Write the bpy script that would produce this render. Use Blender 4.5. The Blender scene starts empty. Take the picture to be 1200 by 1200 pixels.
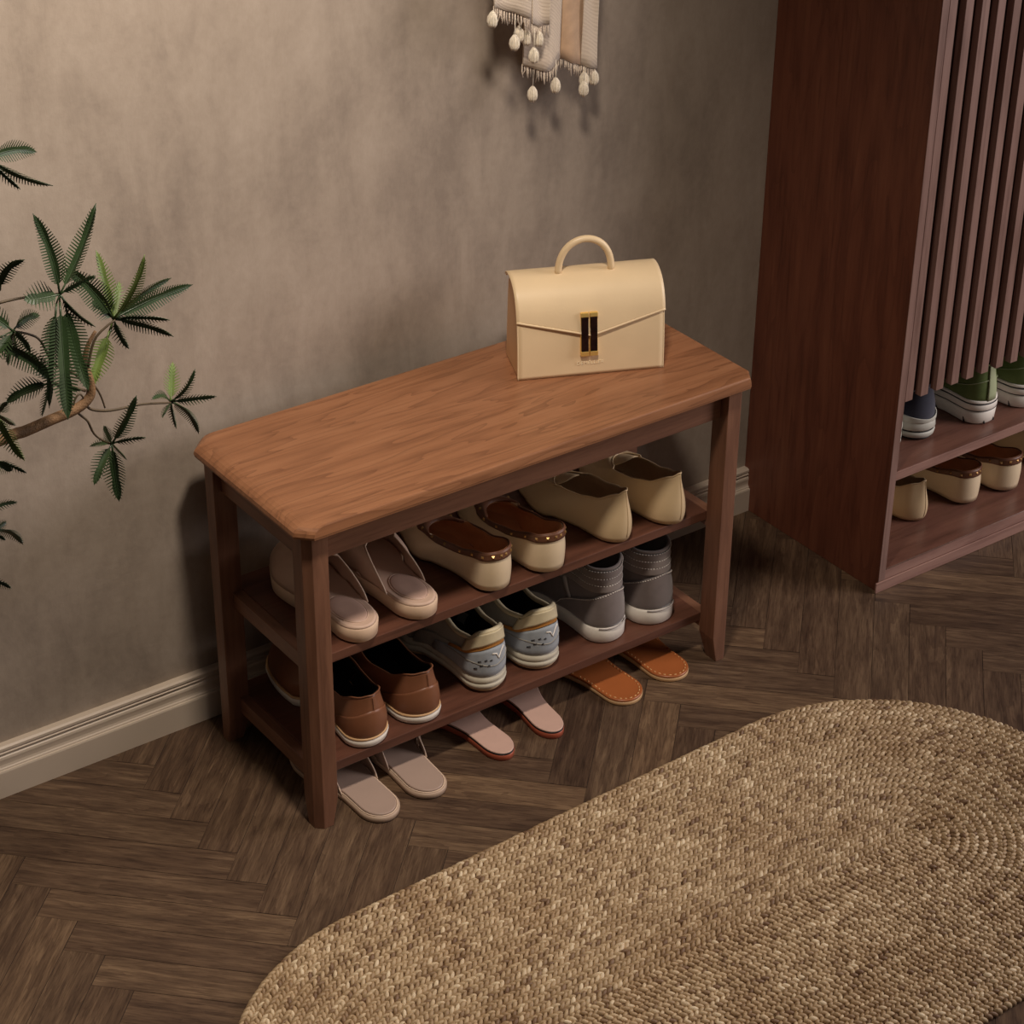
import bpy, math, random
import numpy as np
from mathutils import Vector, Matrix
random.seed(7)
PI = math.pi
S = bpy.context.scene
COL = S.collection

# ------------------------------------------------------------------ camera
CP = Vector((-1.2192, -2.5134, 2.0135)); YAW, PIT, ROL = math.radians(35.9925), math.radians(-30.7929), math.radians(0.562); FPX = 2571.47
FWD = Vector((math.sin(YAW)*math.cos(PIT), math.cos(YAW)*math.cos(PIT), math.sin(PIT)))
_r = Vector((math.cos(YAW), -math.sin(YAW), 0)); _u = _r.cross(FWD)
RGT = math.cos(ROL)*_r + math.sin(ROL)*_u; UPV = -math.sin(ROL)*_r + math.cos(ROL)*_u
cd = bpy.data.cameras.new('camera'); cam = bpy.data.objects.new('camera', cd); COL.objects.link(cam)
M3 = Matrix((RGT, UPV, -FWD)).transposed()
cam.matrix_world = Matrix.Translation(CP) @ M3.to_4x4()
cd.sensor_width = 36; cd.lens = FPX/1200*36; cd.clip_start = .05
S.camera = cam

def at(px, py, Y):
    """world point on the upright plane y=Y that corresponds to a spot of the photo"""
    d = FWD + RGT*((px-600)/FPX) - UPV*((py-600)/FPX)
    t = (Y - CP.y)/d.y
    return CP + d*t

# ------------------------------------------------------------------ helpers
class MB:
    def __init__(s): s.v = []; s.f = []; s.sm = []
    def add(s, vs, fs, smooth=True):
        b = len(s.v); s.v += [tuple(v) for v in vs]
        for f in fs: s.f.append(tuple(b+i for i in f)); s.sm.append(smooth)
        return b
    def box(s, x0, x1, y0, y1, z0, z1):
        vs = [(x0,y0,z0),(x1,y0,z0),(x1,y1,z0),(x0,y1,z0),(x0,y0,z1),(x1,y0,z1),(x1,y1,z1),(x0,y1,z1)]
        s.add(vs, [(0,3,2,1),(4,5,6,7),(0,1,5,4),(1,2,6,5),(2,3,7,6),(3,0,4,7)], False)
    def rings(s, rings, cap0=True, cap1=True, closed=True, smooth=True):
        n = len(rings[0]); vs = [p for r in rings for p in r]; fs = []
        for i in range(len(rings)-1):
            for j in range(n if closed else n-1):
                k = (j+1) % n
                fs.append((i*n+j, i*n+k, (i+1)*n+k, (i+1)*n+j))
        b = s.add(vs, fs, smooth)
        if cap0: s.f.append(tuple(b+j for j in range(n-1, -1, -1))); s.sm.append(False)
        if cap1: s.f.append(tuple(b+(len(rings)-1)*n+j for j in range(n))); s.sm.append(False)
    def grid(s, rows, smooth=True): s.rings(rows, False, False, False, smooth)
    def tube(s, path, r, n=8, cap=True, closed=False):
        P = [Vector(p) for p in path]; m = len(P); rs = r if isinstance(r, (list, tuple)) else [r]*m
        rings = []; prev = None
        for i in range(m):
            if closed: t = P[(i+1) % m]-P[i-1]
            else: t = P[min(i+1, m-1)]-P[max(i-1, 0)]
            if t.length < 1e-9: t = Vector((0,0,1))
            t.normalize()
            if prev is None:
                a = Vector((0,0,1)) if abs(t.z) < .9 else Vector((1,0,0)); nrm = t.cross(a).normalized()
            else:
                nrm = prev - t*prev.dot(t)
                nrm = nrm.normalized() if nrm.length > 1e-6 else t.orthogonal().normalized()
            prev = nrm; bi = t.cross(nrm)
            rings.append([P[i] + (nrm*math.cos(2*PI*k/n)+bi*math.sin(2*PI*k/n))*rs[i] for k in range(n)])
        if closed:
            rings.append(rings[0]); s.rings(rings, False, False)
        else: s.rings(rings, cap, cap)
    def build(s, name, m, parent=None, bevel=0, subsurf=0, solid=0, segs=2):
        me = bpy.data.meshes.new(name); me.from_pydata(s.v, [], s.f); me.materials.append(m)
        me.polygons.foreach_set('use_smooth', s.sm); me.update()
        o = bpy.data.objects.new(name, me); COL.objects.link(o)
        if parent: o.parent = parent
        if solid:
            q = o.modifiers.new('solid', 'SOLIDIFY'); q.thickness = abs(solid); q.offset = 1 if solid > 0 else -1
        if bevel:
            q = o.modifiers.new('bevel', 'BEVEL'); q.width = bevel; q.segments = segs; q.limit_method = 'ANGLE'; q.angle_limit = .6
        if subsurf:
            q = o.modifiers.new('sub', 'SUBSURF'); q.levels = q.render_levels = subsurf
        return o

def tag(o, label=None, cat=None, group=None, kind=None):
    if label: o['label'] = label
    if cat: o['category'] = cat
    if group: o['group'] = group
    if kind: o['kind'] = kind
    return o
def empty(name, loc, rz=0, **k):
    o = bpy.data.objects.new(name, None); COL.objects.link(o); o.location = loc; o.rotation_euler = (0, 0, rz)
    o.empty_display_size = .05; return tag(o, **k)
def copy_tree(o, parent=None):
    c = o.copy(); COL.objects.link(c); c.parent = parent
    for ch in list(o.children): copy_tree(ch, c)
    return c
def sm(t): return t*t*(3-2*t)
def interp(tab, s):
    if s <= tab[0][0]: return tab[0][1]
    for (a, va), (b, vb) in zip(tab, tab[1:]):
        if s <= b: return va+(vb-va)*sm((s-a)/(b-a))
    return tab[-1][1]

# ------------------------------------------------------------------ materials
def srgb(r, g, b):
    f = lambda c: (c/255/12.92) if c/255 <= .04045 else ((c/255+.055)/1.055)**2.4
    return (f(r), f(g), f(b), 1)
def newmat(name):
    m = bpy.data.materials.new(name); m.use_nodes = True; nt = m.node_tree
    return m, nt, nt.nodes['Principled BSDF']
def N(nt, typ, **k):
    n = nt.nodes.new(typ)
    for a, v in k.items(): setattr(n, a, v)
    return n
def ramp(nt, fac, stops):
    r = N(nt, 'ShaderNodeValToRGB'); nt.links.new(fac, r.inputs[0])
    while len(r.color_ramp.elements) < len(stops): r.color_ramp.elements.new(.5)
    for e, (p, c) in zip(r.color_ramp.elements, stops): e.position = p; e.color = c
    return r.outputs[0]
def noise(nt, vec, scale, detail=4, rough=.5, dist=0):
    n = N(nt, 'ShaderNodeTexNoise'); nt.links.new(vec, n.inputs['Vector'])
    n.inputs['Scale'].default_value = scale; n.inputs['Detail'].default_value = detail
    n.inputs['Roughness'].default_value = rough; n.inputs['Distortion'].default_value = dist
    return n.outputs['Fac']
def mapping(nt, src, scale=(1,1,1), rot=(0,0,0), loc=(0,0,0)):
    m = N(nt, 'ShaderNodeMapping'); nt.links.new(src, m.inputs[0])
    m.inputs['Scale'].default_value = scale; m.inputs['Rotation'].default_value = rot; m.inputs['Location'].default_value = loc
    return m.outputs[0]
def mix(nt, fac, a, b, mode='MIX'):
    m = N(nt, 'ShaderNodeMix', data_type='RGBA', blend_type=mode)
    if isinstance(fac, (int, float)): m.inputs[0].default_value = fac
    else: nt.links.new(fac, m.inputs[0])
    for i, c in ((6, a), (7, b)):
        if isinstance(c, tuple): m.inputs[i].default_value = c
        else: nt.links.new(c, m.inputs[i])
    return m.outputs[2]
def bump(nt, bs, h, strength, dist=.001):
    b = N(nt, 'ShaderNodeBump'); b.inputs['Strength'].default_value = strength; b.inputs['Distance'].default_value = dist
    nt.links.new(h, b.inputs['Height']); nt.links.new(b.outputs[0], bs.inputs['Normal'])
def math_(nt, op, a, b=None):
    m = N(nt, 'ShaderNodeMath', operation=op)
    for i, v in ((0, a), (1, b)):
        if v is None: continue
        if isinstance(v, (int, float)): m.inputs[i].default_value = v
        else: nt.links.new(v, m.inputs[i])
    return m.outputs[0]

def plain(name, c, rough=.5, metal=0, var=.12, nscale=60, bumpy=.15, spec=.5, sheen=0, bdist=.0006):
    m, nt, bs = newmat(name); tc = N(nt, 'ShaderNodeTexCoord').outputs['Object']
    f = noise(nt, tc, nscale, 4)
    d = tuple(x*(1-var) for x in c[:3])+(1,); l = tuple(min(1, x*(1+var)) for x in c[:3])+(1,)
    nt.links.new(ramp(nt, f, [(.3, d), (.7, l)]), bs.inputs['Base Color'])
    bs.inputs['Roughness'].default_value = rough; bs.inputs['Metallic'].default_value = metal
    bs.inputs['Specular IOR Level'].default_value = spec
    if sheen: bs.inputs['Sheen Weight'].default_value = sheen
    if bumpy: bump(nt, bs, noise(nt, tc, nscale*12, 3), bumpy, bdist)
    return m
def wood(name, dark, mid, light, axis='x', rough=.42, scale=1.0, loc=(0,0,0), cath=.5, spec=.4, med_w=.8):
    m, nt, bs = newmat(name); tc = N(nt, 'ShaderNodeTexCoord').outputs['Object']
    st = {'x': (1.1, 9, 9), 'y': (9, 1.1, 9), 'z': (9, 9, 1.1)}[axis]
    fi = {'x': (5, 170, 170), 'y': (170, 5, 170), 'z': (170, 170, 5)}[axis]
    st = tuple(a*scale for a in st)
    v = mapping(nt, tc, st, loc=loc)
    big = noise(nt, v, 1.6, 3, .5, .35)
    w = math_(nt, 'FRACT', math_(nt, 'MULTIPLY', big, 11.0))        # growth-ring contours of a stretched noise
    w = math_(nt, 'POWER', w, 4.5)
    v2 = mapping(nt, tc, fi)
    fine = noise(nt, v2, 1.0, 5, .65, .2)
    med = noise(nt, mapping(nt, tc, tuple(a*5 for a in st)), 1.0, 5, .6, .2)
    med = math_(nt, 'ADD', math_(nt, 'MULTIPLY', math_(nt, 'SUBTRACT', med, .5), med_w), .5)
    c = ramp(nt, med, [(.28, dark), (.5, mid), (.74, light)])
    c = mix(nt, math_(nt, 'MULTIPLY', w, cath), c, dark)
    pores = ramp(nt, fine, [(.33, (.62, .57, .54, 1)), (.47, (1, 1, 1, 1))])
    c = mix(nt, .55, c, pores, 'MULTIPLY')
    nt.links.new(c, bs.inputs['Base Color'])
    bs.inputs['Roughness'].default_value = rough; bs.inputs['Specular IOR Level'].default_value = spec
    bump(nt, bs, fine, .12, .0004)
    return m

W_D, W_M, W_L = srgb(112, 72, 48), srgb(152, 104, 72), srgb(170, 122, 88)
M = {}
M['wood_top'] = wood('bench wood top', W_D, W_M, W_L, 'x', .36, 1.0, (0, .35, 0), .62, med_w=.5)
M['wood_x'] = wood('bench wood rail', srgb(94, 62, 46), srgb(122, 84, 64), srgb(138, 98, 76), 'x', .42, 1.0, (3, 0, 1), .3)
M['wood_y'] = wood('bench wood side rail', srgb(94, 62, 46), srgb(122, 84, 64), srgb(138, 98, 76), 'y', .42, 1.0, (3, 0, 1), .3)
M['wood_z'] = wood('bench wood leg', srgb(94, 62, 46), srgb(122, 84, 64), srgb(138, 98, 76), 'z', .42, 1.0, (1, 2, 0), .3)
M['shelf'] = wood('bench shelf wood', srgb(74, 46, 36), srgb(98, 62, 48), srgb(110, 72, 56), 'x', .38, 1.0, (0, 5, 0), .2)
M['cab_z'] = wood('cabinet wood', srgb(86, 46, 34), srgb(114, 66, 48), srgb(130, 80, 58), 'z', .45, .8, (0, 1, 0), .45)
M['cab_x'] = wood('cabinet shelf wood', srgb(84, 56, 46), srgb(112, 76, 64), srgb(124, 86, 72), 'x', .3, 1.0, (0, 3, 0), .15)
M['slat_x'] = wood('cabinet lipping wood', srgb(116, 82, 72), srgb(150, 114, 102), srgb(162, 126, 112), 'x', .42, 1.0, (2, 3, 0), .1)
M['slat'] = wood('cabinet slat wood', srgb(106, 78, 68), srgb(136, 106, 96), srgb(148, 117, 106), 'z', .42, 1.0, (2, 3, 0), .15)
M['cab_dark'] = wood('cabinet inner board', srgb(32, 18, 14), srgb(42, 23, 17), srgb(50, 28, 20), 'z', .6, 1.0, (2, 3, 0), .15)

# plaster wall
m, nt, bs = newmat('limewashed plaster'); tc = N(nt, 'ShaderNodeTexCoord').outputs['Object']
a = noise(nt, mapping(nt, tc, (1, 1, .6)), 3.2, 8, .62, .4); b = noise(nt, mapping(nt, tc, (1, 1, .35)), 16, 6, .65, .3)
c = noise(nt, tc, 70, 4, .6)
h = math_(nt, 'ADD', math_(nt, 'MULTIPLY', a, .55), math_(nt, 'ADD', math_(nt, 'MULTIPLY', b, .33), math_(nt, 'MULTIPLY', c, .12)))
nt.links.new(ramp(nt, h, [(.38, srgb(138, 125, 113)), (.5, srgb(160, 146, 132)), (.62, srgb(174, 160, 146))]), bs.inputs['Base Color'])
bs.inputs['Roughness'].default_value = .85; bs.inputs['Specular IOR Level'].default_value = .25
bump(nt, bs, math_(nt, 'ADD', b, math_(nt, 'MULTIPLY', c, .5)), .35, .003); M['wall'] = m
M['base'] = plain('painted baseboard', srgb(204, 188, 170), .4, var=.03, nscale=8, bumpy=.05)

# herringbone floor (uv: u along the plank, v across; attribute tone per plank)
m, nt, bs = newmat('herringbone planks'); uv = N(nt, 'ShaderNodeUVMap'); uv.uv_map = 'UVMap'; uvo = uv.outputs[0]
at_ = N(nt, 'ShaderNodeAttribute', attribute_name='tone'); tone = at_.outputs['Fac']
big = noise(nt, mapping(nt, uvo, (2.2, 15, 1)), 1.4, 4, .55, .6)
w = math_(nt, 'POWER', math_(nt, 'FRACT', math_(nt, 'MULTIPLY', big, 7)), 2)
med = noise(nt, mapping(nt, uvo, (8, 75, 1)), 1, 6, .65, .4)
fine = noise(nt, mapping(nt, uvo, (30, 420, 1)), 1, 4, .6)
c = ramp(nt, med, [(.27, srgb(68, 52, 41)), (.5, srgb(101, 81, 64)), (.73, srgb(130, 108, 86))])
c = mix(nt, math_(nt, 'MULTIPLY', w, .42), c, srgb(62, 44, 34))
c = mix(nt, .75, c, ramp(nt, fine, [(.35, (.5, .45, .42, 1)), (.52, (1, 1, 1, 1))]), 'MULTIPLY')
c = mix(nt, 1.0, c, ramp(nt, tone, [(0, (.62, .56, .54, 1)), (.35, (.86, .80, .76, 1)), (.7, (1, .97, .92, 1)), (1, (1.3, 1.24, 1.12, 1))]), 'MULTIPLY')
nt.links.new(c, bs.inputs['Base Color']); bs.inputs['Roughness'].default_value = .5
bs.inputs['Specular IOR Level'].default_value = .35
bump(nt, bs, med, .25, .0006); M['floor'] = m
M['gap'] = plain('floor gap', srgb(52, 38, 30), .8)

# jute
m, nt, bs = newmat('braided jute'); tc = N(nt, 'ShaderNodeTexCoord').outputs['Object']
tone = N(nt, 'ShaderNodeAttribute', attribute_name='tone').outputs['Fac']
fib = noise(nt, tc, 900, 3, .6)
c = ramp(nt, tone, [(0, srgb(132, 102, 76)), (.25, srgb(170, 142, 108)), (.7, srgb(202, 176, 140)), (1, srgb(236, 216, 184))])
c = mix(nt, .6, c, ramp(nt, fib, [(.3, (.62, .58, .52, 1)), (.7, (1.1, 1.1, 1.08, 1))]), 'MULTIPLY')
patch = noise(nt, tc, 9, 3)
c = mix(nt, .8, c, ramp(nt, patch, [(.35, (.82, .76, .70, 1)), (.55, (1, 1, 1, 1))]), 'MULTIPLY')
nt.links.new(c, bs.inputs['Base Color']); bs.inputs['Roughness'].default_value = .5; bs.inputs['Specular IOR Level'].default_value = .5
bump(nt, bs, fib, .5, .0008); M['jute'] = m

# woven scarf
m, nt, bs = newmat('woven scarf cloth'); tc = N(nt, 'ShaderNodeTexCoord').outputs['Object']
wv = N(nt, 'ShaderNodeTexWave', wave_type='BANDS', bands_direction='Z'); nt.links.new(tc, wv.inputs[0]); wv.inputs['Scale'].default_value = 190; wv.inputs['Distortion'].default_value = 1.0; wv.inputs['Detail'].default_value = 2
c = ramp(nt, wv.outputs['Fac'], [(.2, srgb(188, 166, 144)), (.8, srgb(246, 230, 210))])
nt.links.new(c, bs.inputs['Base Color']); bs.inputs['Roughness'].default_value = .9; bs.inputs['Sheen Weight'].default_value = .3
bump(nt, bs, wv.outputs['Fac'], .6, .001); M['scarf'] = m
M['scarf_tan'] = plain('tan scarf cloth', srgb(188, 154, 122), .9, bumpy=.5, sheen=.3)
M['tassel'] = plain('cream tassel yarn', srgb(226, 214, 194), .85, sheen=.3, var=.2, nscale=200)

M['bag'] = plain('cream bag leather', srgb(230, 204, 164), .42, var=.03, nscale=20, bumpy=.12)
M['bag_side'] = plain('bag gusset leather', srgb(222, 180, 134), .5, var=.04, nscale=20, bumpy=.12)
M['gold'] = plain('polished gold', srgb(244, 206, 120), .35, metal=.65, var=.02, bumpy=0)
M['bronze'] = plain('aged bronze stud', srgb(190, 150, 96), .35, metal=.8, var=.02, bumpy=0)
M['gold_print'] = plain('pale foil lettering', srgb(255, 240, 205), .4, metal=.0, var=.02, bumpy=0)
M['tort'] = plain('dark horn inlay', srgb(34, 18, 14), .2, var=.5, nscale=90, bumpy=0)
M['nude'] = plain('pinkish nude leather', srgb(202, 172, 152), .5, var=.03, nscale=30)
M['taupe'] = plain('taupe slipper leather', srgb(172, 148, 134), .5, var=.03, nscale=30)
M['taupe_sole'] = plain('taupe slipper edge', srgb(186, 160, 138), .5, var=.03, nscale=30)
M['nude_edge'] = plain('pale edge piping', srgb(226, 200, 176), .5, var=.03)
M['nude_sole'] = plain('nude foam sole', srgb(214, 184, 156), .6, var=.03, nscale=30)
M['nude_pad'] = plain('padded heel print', srgb(190, 158, 142), .5, var=.03)
M['cream'] = plain('cream shoe leather', srgb(228, 206, 172), .38, var=.03, nscale=25, bumpy=.1)
M['beige'] = plain('warm beige shoe leather', srgb(216, 190, 150), .38, var=.03, nscale=25, bumpy=.1)
M['insole'] = plain('tan insole', srgb(196, 140, 98), .55, var=.06)
M['insole_pale'] = plain('pale insole', srgb(190, 158, 124), .55, var=.06)
M['band'] = plain('dark brown trim leather', srgb(104, 66, 46), .45, var=.12)
M['black'] = plain('black lining', srgb(20, 17, 16), .7, var=.1)
M['black_sole'] = plain('black rubber sole', srgb(26, 20, 18), .5, var=.1)
M['brown'] = plain('brown smooth leather', srgb(128, 82, 56), .42, var=.1, nscale=18, bumpy=.12)
M['white_sole'] = plain('off white rubber', srgb(232, 224, 212), .5, var=.02)
M['welt'] = plain('tan welt', srgb(206, 166, 120), .5, var=.04)
M['greige'] = plain('grey green suede', srgb(150, 144, 132), .8, sheen=.3, var=.08)
M['bluegrey'] = plain('blue grey suede', srgb(152, 158, 164), .8, sheen=.3, var=.08)
M['collar'] = plain('cream collar leather', srgb(206, 192, 158), .6, var=.05)
M['ochre'] = plain('ochre suede', srgb(178, 120, 52), .8, var=.08)
M['runner_sole'] = plain('cream midsole foam', srgb(206, 198, 178), .6, var=.04)
M['gum'] = plain('gum outsole', srgb(190, 156, 116), .55, var=.05)
M['grey'] = plain('grey suede', srgb(112, 100, 96), .85, sheen=.4, var=.08)
M['grey_light'] = plain('grey canvas collar', srgb(124, 112, 106), .85, sheen=.3, var=.08)
M['stripe'] = plain('pale side stripe', srgb(168, 160, 156), .5, var=.03)
M['stitch'] = plain('pale thread', srgb(222, 214, 204), .7, var=.02, bumpy=0)
M['stitch_tan'] = plain('cream thread', srgb(228, 178, 120), .7, var=.02, bumpy=0)
M['orange'] = plain('tan orange leather', srgb(166, 94, 50), .38, var=.08, nscale=22)
M['red_sole'] = plain('rust heel stack', srgb(168, 84, 58), .45, var=.06)
M['pink'] = plain('dusty pink leather', srgb(206, 170, 154), .45, var=.03)
M['navy'] = plain('navy suede', srgb(46, 48, 64), .85, sheen=.4, var=.1)
M['grey_rubber'] = plain('pale grey rubber', srgb(196, 194, 182), .5, var=.03)
M['green'] = plain('olive green canvas', srgb(96, 112, 60), .75, var=.1)
M['green_light'] = plain('pale green heel tape', srgb(166, 174, 136), .6, var=.04)
M['black_line'] = plain('black sole line', srgb(30, 28, 30), .5)
M['leaf'] = plain('dark green leaf', srgb(44, 62, 34), .4, var=.3, nscale=22, bumpy=.1)
M['leaf_light'] = plain('yellow green leaf', srgb(94, 112, 54), .4, var=.35, nscale=22, bumpy=.1)
M['bark'] = plain('brown bark', srgb(116, 86, 56), .7, var=.3, nscale=50, bumpy=.6, bdist=.002)
M['twig'] = plain('dark green brown twig', srgb(72, 58, 38), .6, var=.2)
M['pot'] = plain('grey stoneware', srgb(120, 112, 104), .7, var=.1, nscale=14)
M['soil'] = plain('dark soil', srgb(46, 34, 26), .95, var=.4, nscale=60, bumpy=.8, bdist=.003)
M['brass'] = plain('brushed brass', srgb(180, 140, 84), .35, metal=1, var=.03)

# ------------------------------------------------------------------ setting
WL, WR = -1.9, 2.3
b = MB(); b.box(WL, WR, 0, .08, 0, 2.7); tag(b.build('wall_back', M['wall']), kind='structure')
# floor: one mesh of planks
pw, pitch, l = .0586, .2486, .3516
off = pw/math.sqrt(2); step = 2*off
vs, fs, uvs, tn = [], [], [], []
e_ = .0004
def clipped(q): # keep planks from running behind the wall or far off
    xs = [p[0] for p in q]; ys = [p[1] for p in q]
    return max(xs) < WL or min(xs) > WR or min(ys) > .02 or max(ys) < -2.6
rs = random.Random(3)
for k in range(-10, 12):
    xb = -.126 + pitch*k
    par = k % 2
    for j in range(-45, 45):
        # P0 is the right hand, P1 the left hand vertex of the plank end at boundary xb
        if par == 0:
            P0 = Vector((xb+off/2, -.2417+step*j)); d = Vector((1, 1)).normalized(); nrm = Vector((-1, 1)).normalized()
        else:
            P0 = Vector((xb-off/2, -.035+step*j)); d = Vector((1, -1)).normalized(); nrm = Vector((1, 1)).normalized()
        q = [P0+d*e_+nrm*e_, P0+d*(l-e_)+nrm*e_, P0+d*(l-e_)+nrm*(pw-e_), P0+d*e_+nrm*(pw-e_)]
        if clipped(q): continue
        b0 = len(vs)
        for p in q: vs.append((p.x, p.y, 0))
        fs.append((b0, b0+1, b0+2, b0+3))
        ou, ov = rs.uniform(0, 50), rs.uniform(0, 50)
        uvs += [(ou, ov), (ou+l, ov), (ou+l, ov+pw), (ou, ov+pw)]
        tn.append(min(1, max(0, rs.gauss(.5, .27))))
me = bpy.data.meshes.new('floor'); nf = len(fs)
b0 = len(vs); vs += [(WL, -2.6, -.0008), (WR, -2.6, -.0008), (WR, .07, -.0008), (WL, .07, -.0008), (WL, -2.6, -.04), (WR, -2.6, -.04), (WR, .07, -.04), (WL, .07, -.04)]
for f in [(0,1,2,3), (7,6,5,4), (0,4,5,1), (1,5,6,2), (2,6,7,3), (3,7,4,0)]: fs.append(tuple(b0+i for i in f))
me.from_pydata(vs, [], fs); me.materials.append(M['floor']); me.materials.append(M['gap'])
ul = me.uv_layers.new(name='UVMap')
for i, u in enumerate(uvs): ul.data[i].uv = u
ta = me.attributes.new('tone', 'FLOAT', 'FACE')
for i, t in enumerate(tn): ta.data[i].value = t
for i in range(nf, len(fs)): me.polygons[i].material_index = 1
fl = bpy.data.objects.new('floor', me); COL.objects.link(fl); tag(fl, kind='structure')

# baseboard
prof = [(0,0),(-.0185,0),(-.0185,.043),(-.0175,.0455),(-.0155,.046),(-.0150,.048),(-.0135,.0495),(-.0125,.053),(-.0128,.058),(-.0135,.0625),(-.0128,.066),(-.0105,.068),(-.0103,.0695),(-.0125,.0705),(-.0132,.073),(-.0105,.0745),(-.0103,.0755),(-.0128,.077),(-.0128,.081),(-.010,.0836),(0,.0836)]
b = MB(); b.rings([[(x, y, z) for y, z in reversed(prof)] for x in (WL, 1.118)], smooth=False)
tag(b.build('baseboard_back', M['base']), kind='structure')

# ------------------------------------------------------------------ bench
H, F, B, T, L = .5128, -.3634, -.0498, .0150, .797
EI, LW, CH = .0133, .0351, .0204
bench = empty('shoe_bench', (0, 0, 0), label='brown wooden shoe bench with two open shelves standing against the plaster wall', cat='bench')
def octo(ax, ay, z):
    x0, x1, y0, y1 = ax, L-min(ax*.16, .004), F+ay, B-ay; c = CH; cx = .016
    return [(x0+c, y0, z), (x1-cx+.002, y0, z), (x1, y0+c, z), (x1, y1-c, z), (x1-cx, y1, z), (x0+c, y1, z), (x0, y1-c, z), (x0, y0+c, z)]
b = MB()
b.rings([octo(.002, .002, H-T-.0045), octo(.0008, .0008, H-T-.0035), octo(.0006, .0006, H-T-.0006), octo(0, 0, H-T), octo(.0012, .0004, H-T+.0055), octo(.0045, .0008, H-.006),
         octo(.0095, .0012, H-.003), octo(.0165, .0018, H-.0011), octo(.024, .003, H-.0002), octo(.032, .005, H)], smooth=False)
top = b.build('bench_top', M['wood_top'], bench, bevel=.0006)
def leg(cx, cy, sx, sy):
    # sx, sy point to the outside of the bench; inner faces taper near the floor
    b = MB(); rings = []
    for z, w in ((0, .0262), (.046, LW), (H-T-.0045, LW)):
        ox, oy = cx, cy; ix, iy = cx-sx*w, cy-sy*w; c = .0105
        pts = [(ix, oy), (ix, iy), (ox, iy), (ox, oy-sy*c), (ox-sx*c, oy)]
        if sx*sy < 0: pts = pts[::-1]
        rings.append([(x, y, z) for x, y in pts])
    b.rings(rings, smooth=False); b.build('leg', M['wood_z'], bench, bevel=.0008)
XL, XR, YF, YB = EI, .8-EI, F+EI, B-EI
for cx, sx in ((XL, -1), (XR, 1)):
    for cy, sy in ((YF, -1), (YB, 1)): leg(cx, cy, sx, sy)
xi0, xi1, yi0, yi1 = XL+LW, XR-LW, YF+LW, YB-LW
for y in (YF+.017, YB-.017-.014):
    b = MB(); b.box(xi0, xi1, y, y+.014, .441, H-T-.0045); b.build('apron', M['wood_x'], bench, bevel=.001)
for x in (XL+.012, XR-.012-.014):
    b = MB(); b.box(x, x+.014, yi0, yi1, .441, H-T-.0045); b.build('apron', M['wood_y'], bench, bevel=.001)
Z1, Z2 = .2695, .0805
for z in (Z1, Z2):
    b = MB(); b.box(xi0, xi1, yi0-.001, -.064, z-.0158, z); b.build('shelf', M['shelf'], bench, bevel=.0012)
    for x in (xi0-.016, xi1):
        b = MB(); b.box(x, x+.016, yi0, yi1, z-.027, z-.001); b.build('stretcher', M['wood_y'], bench, bevel=.001)

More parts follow.
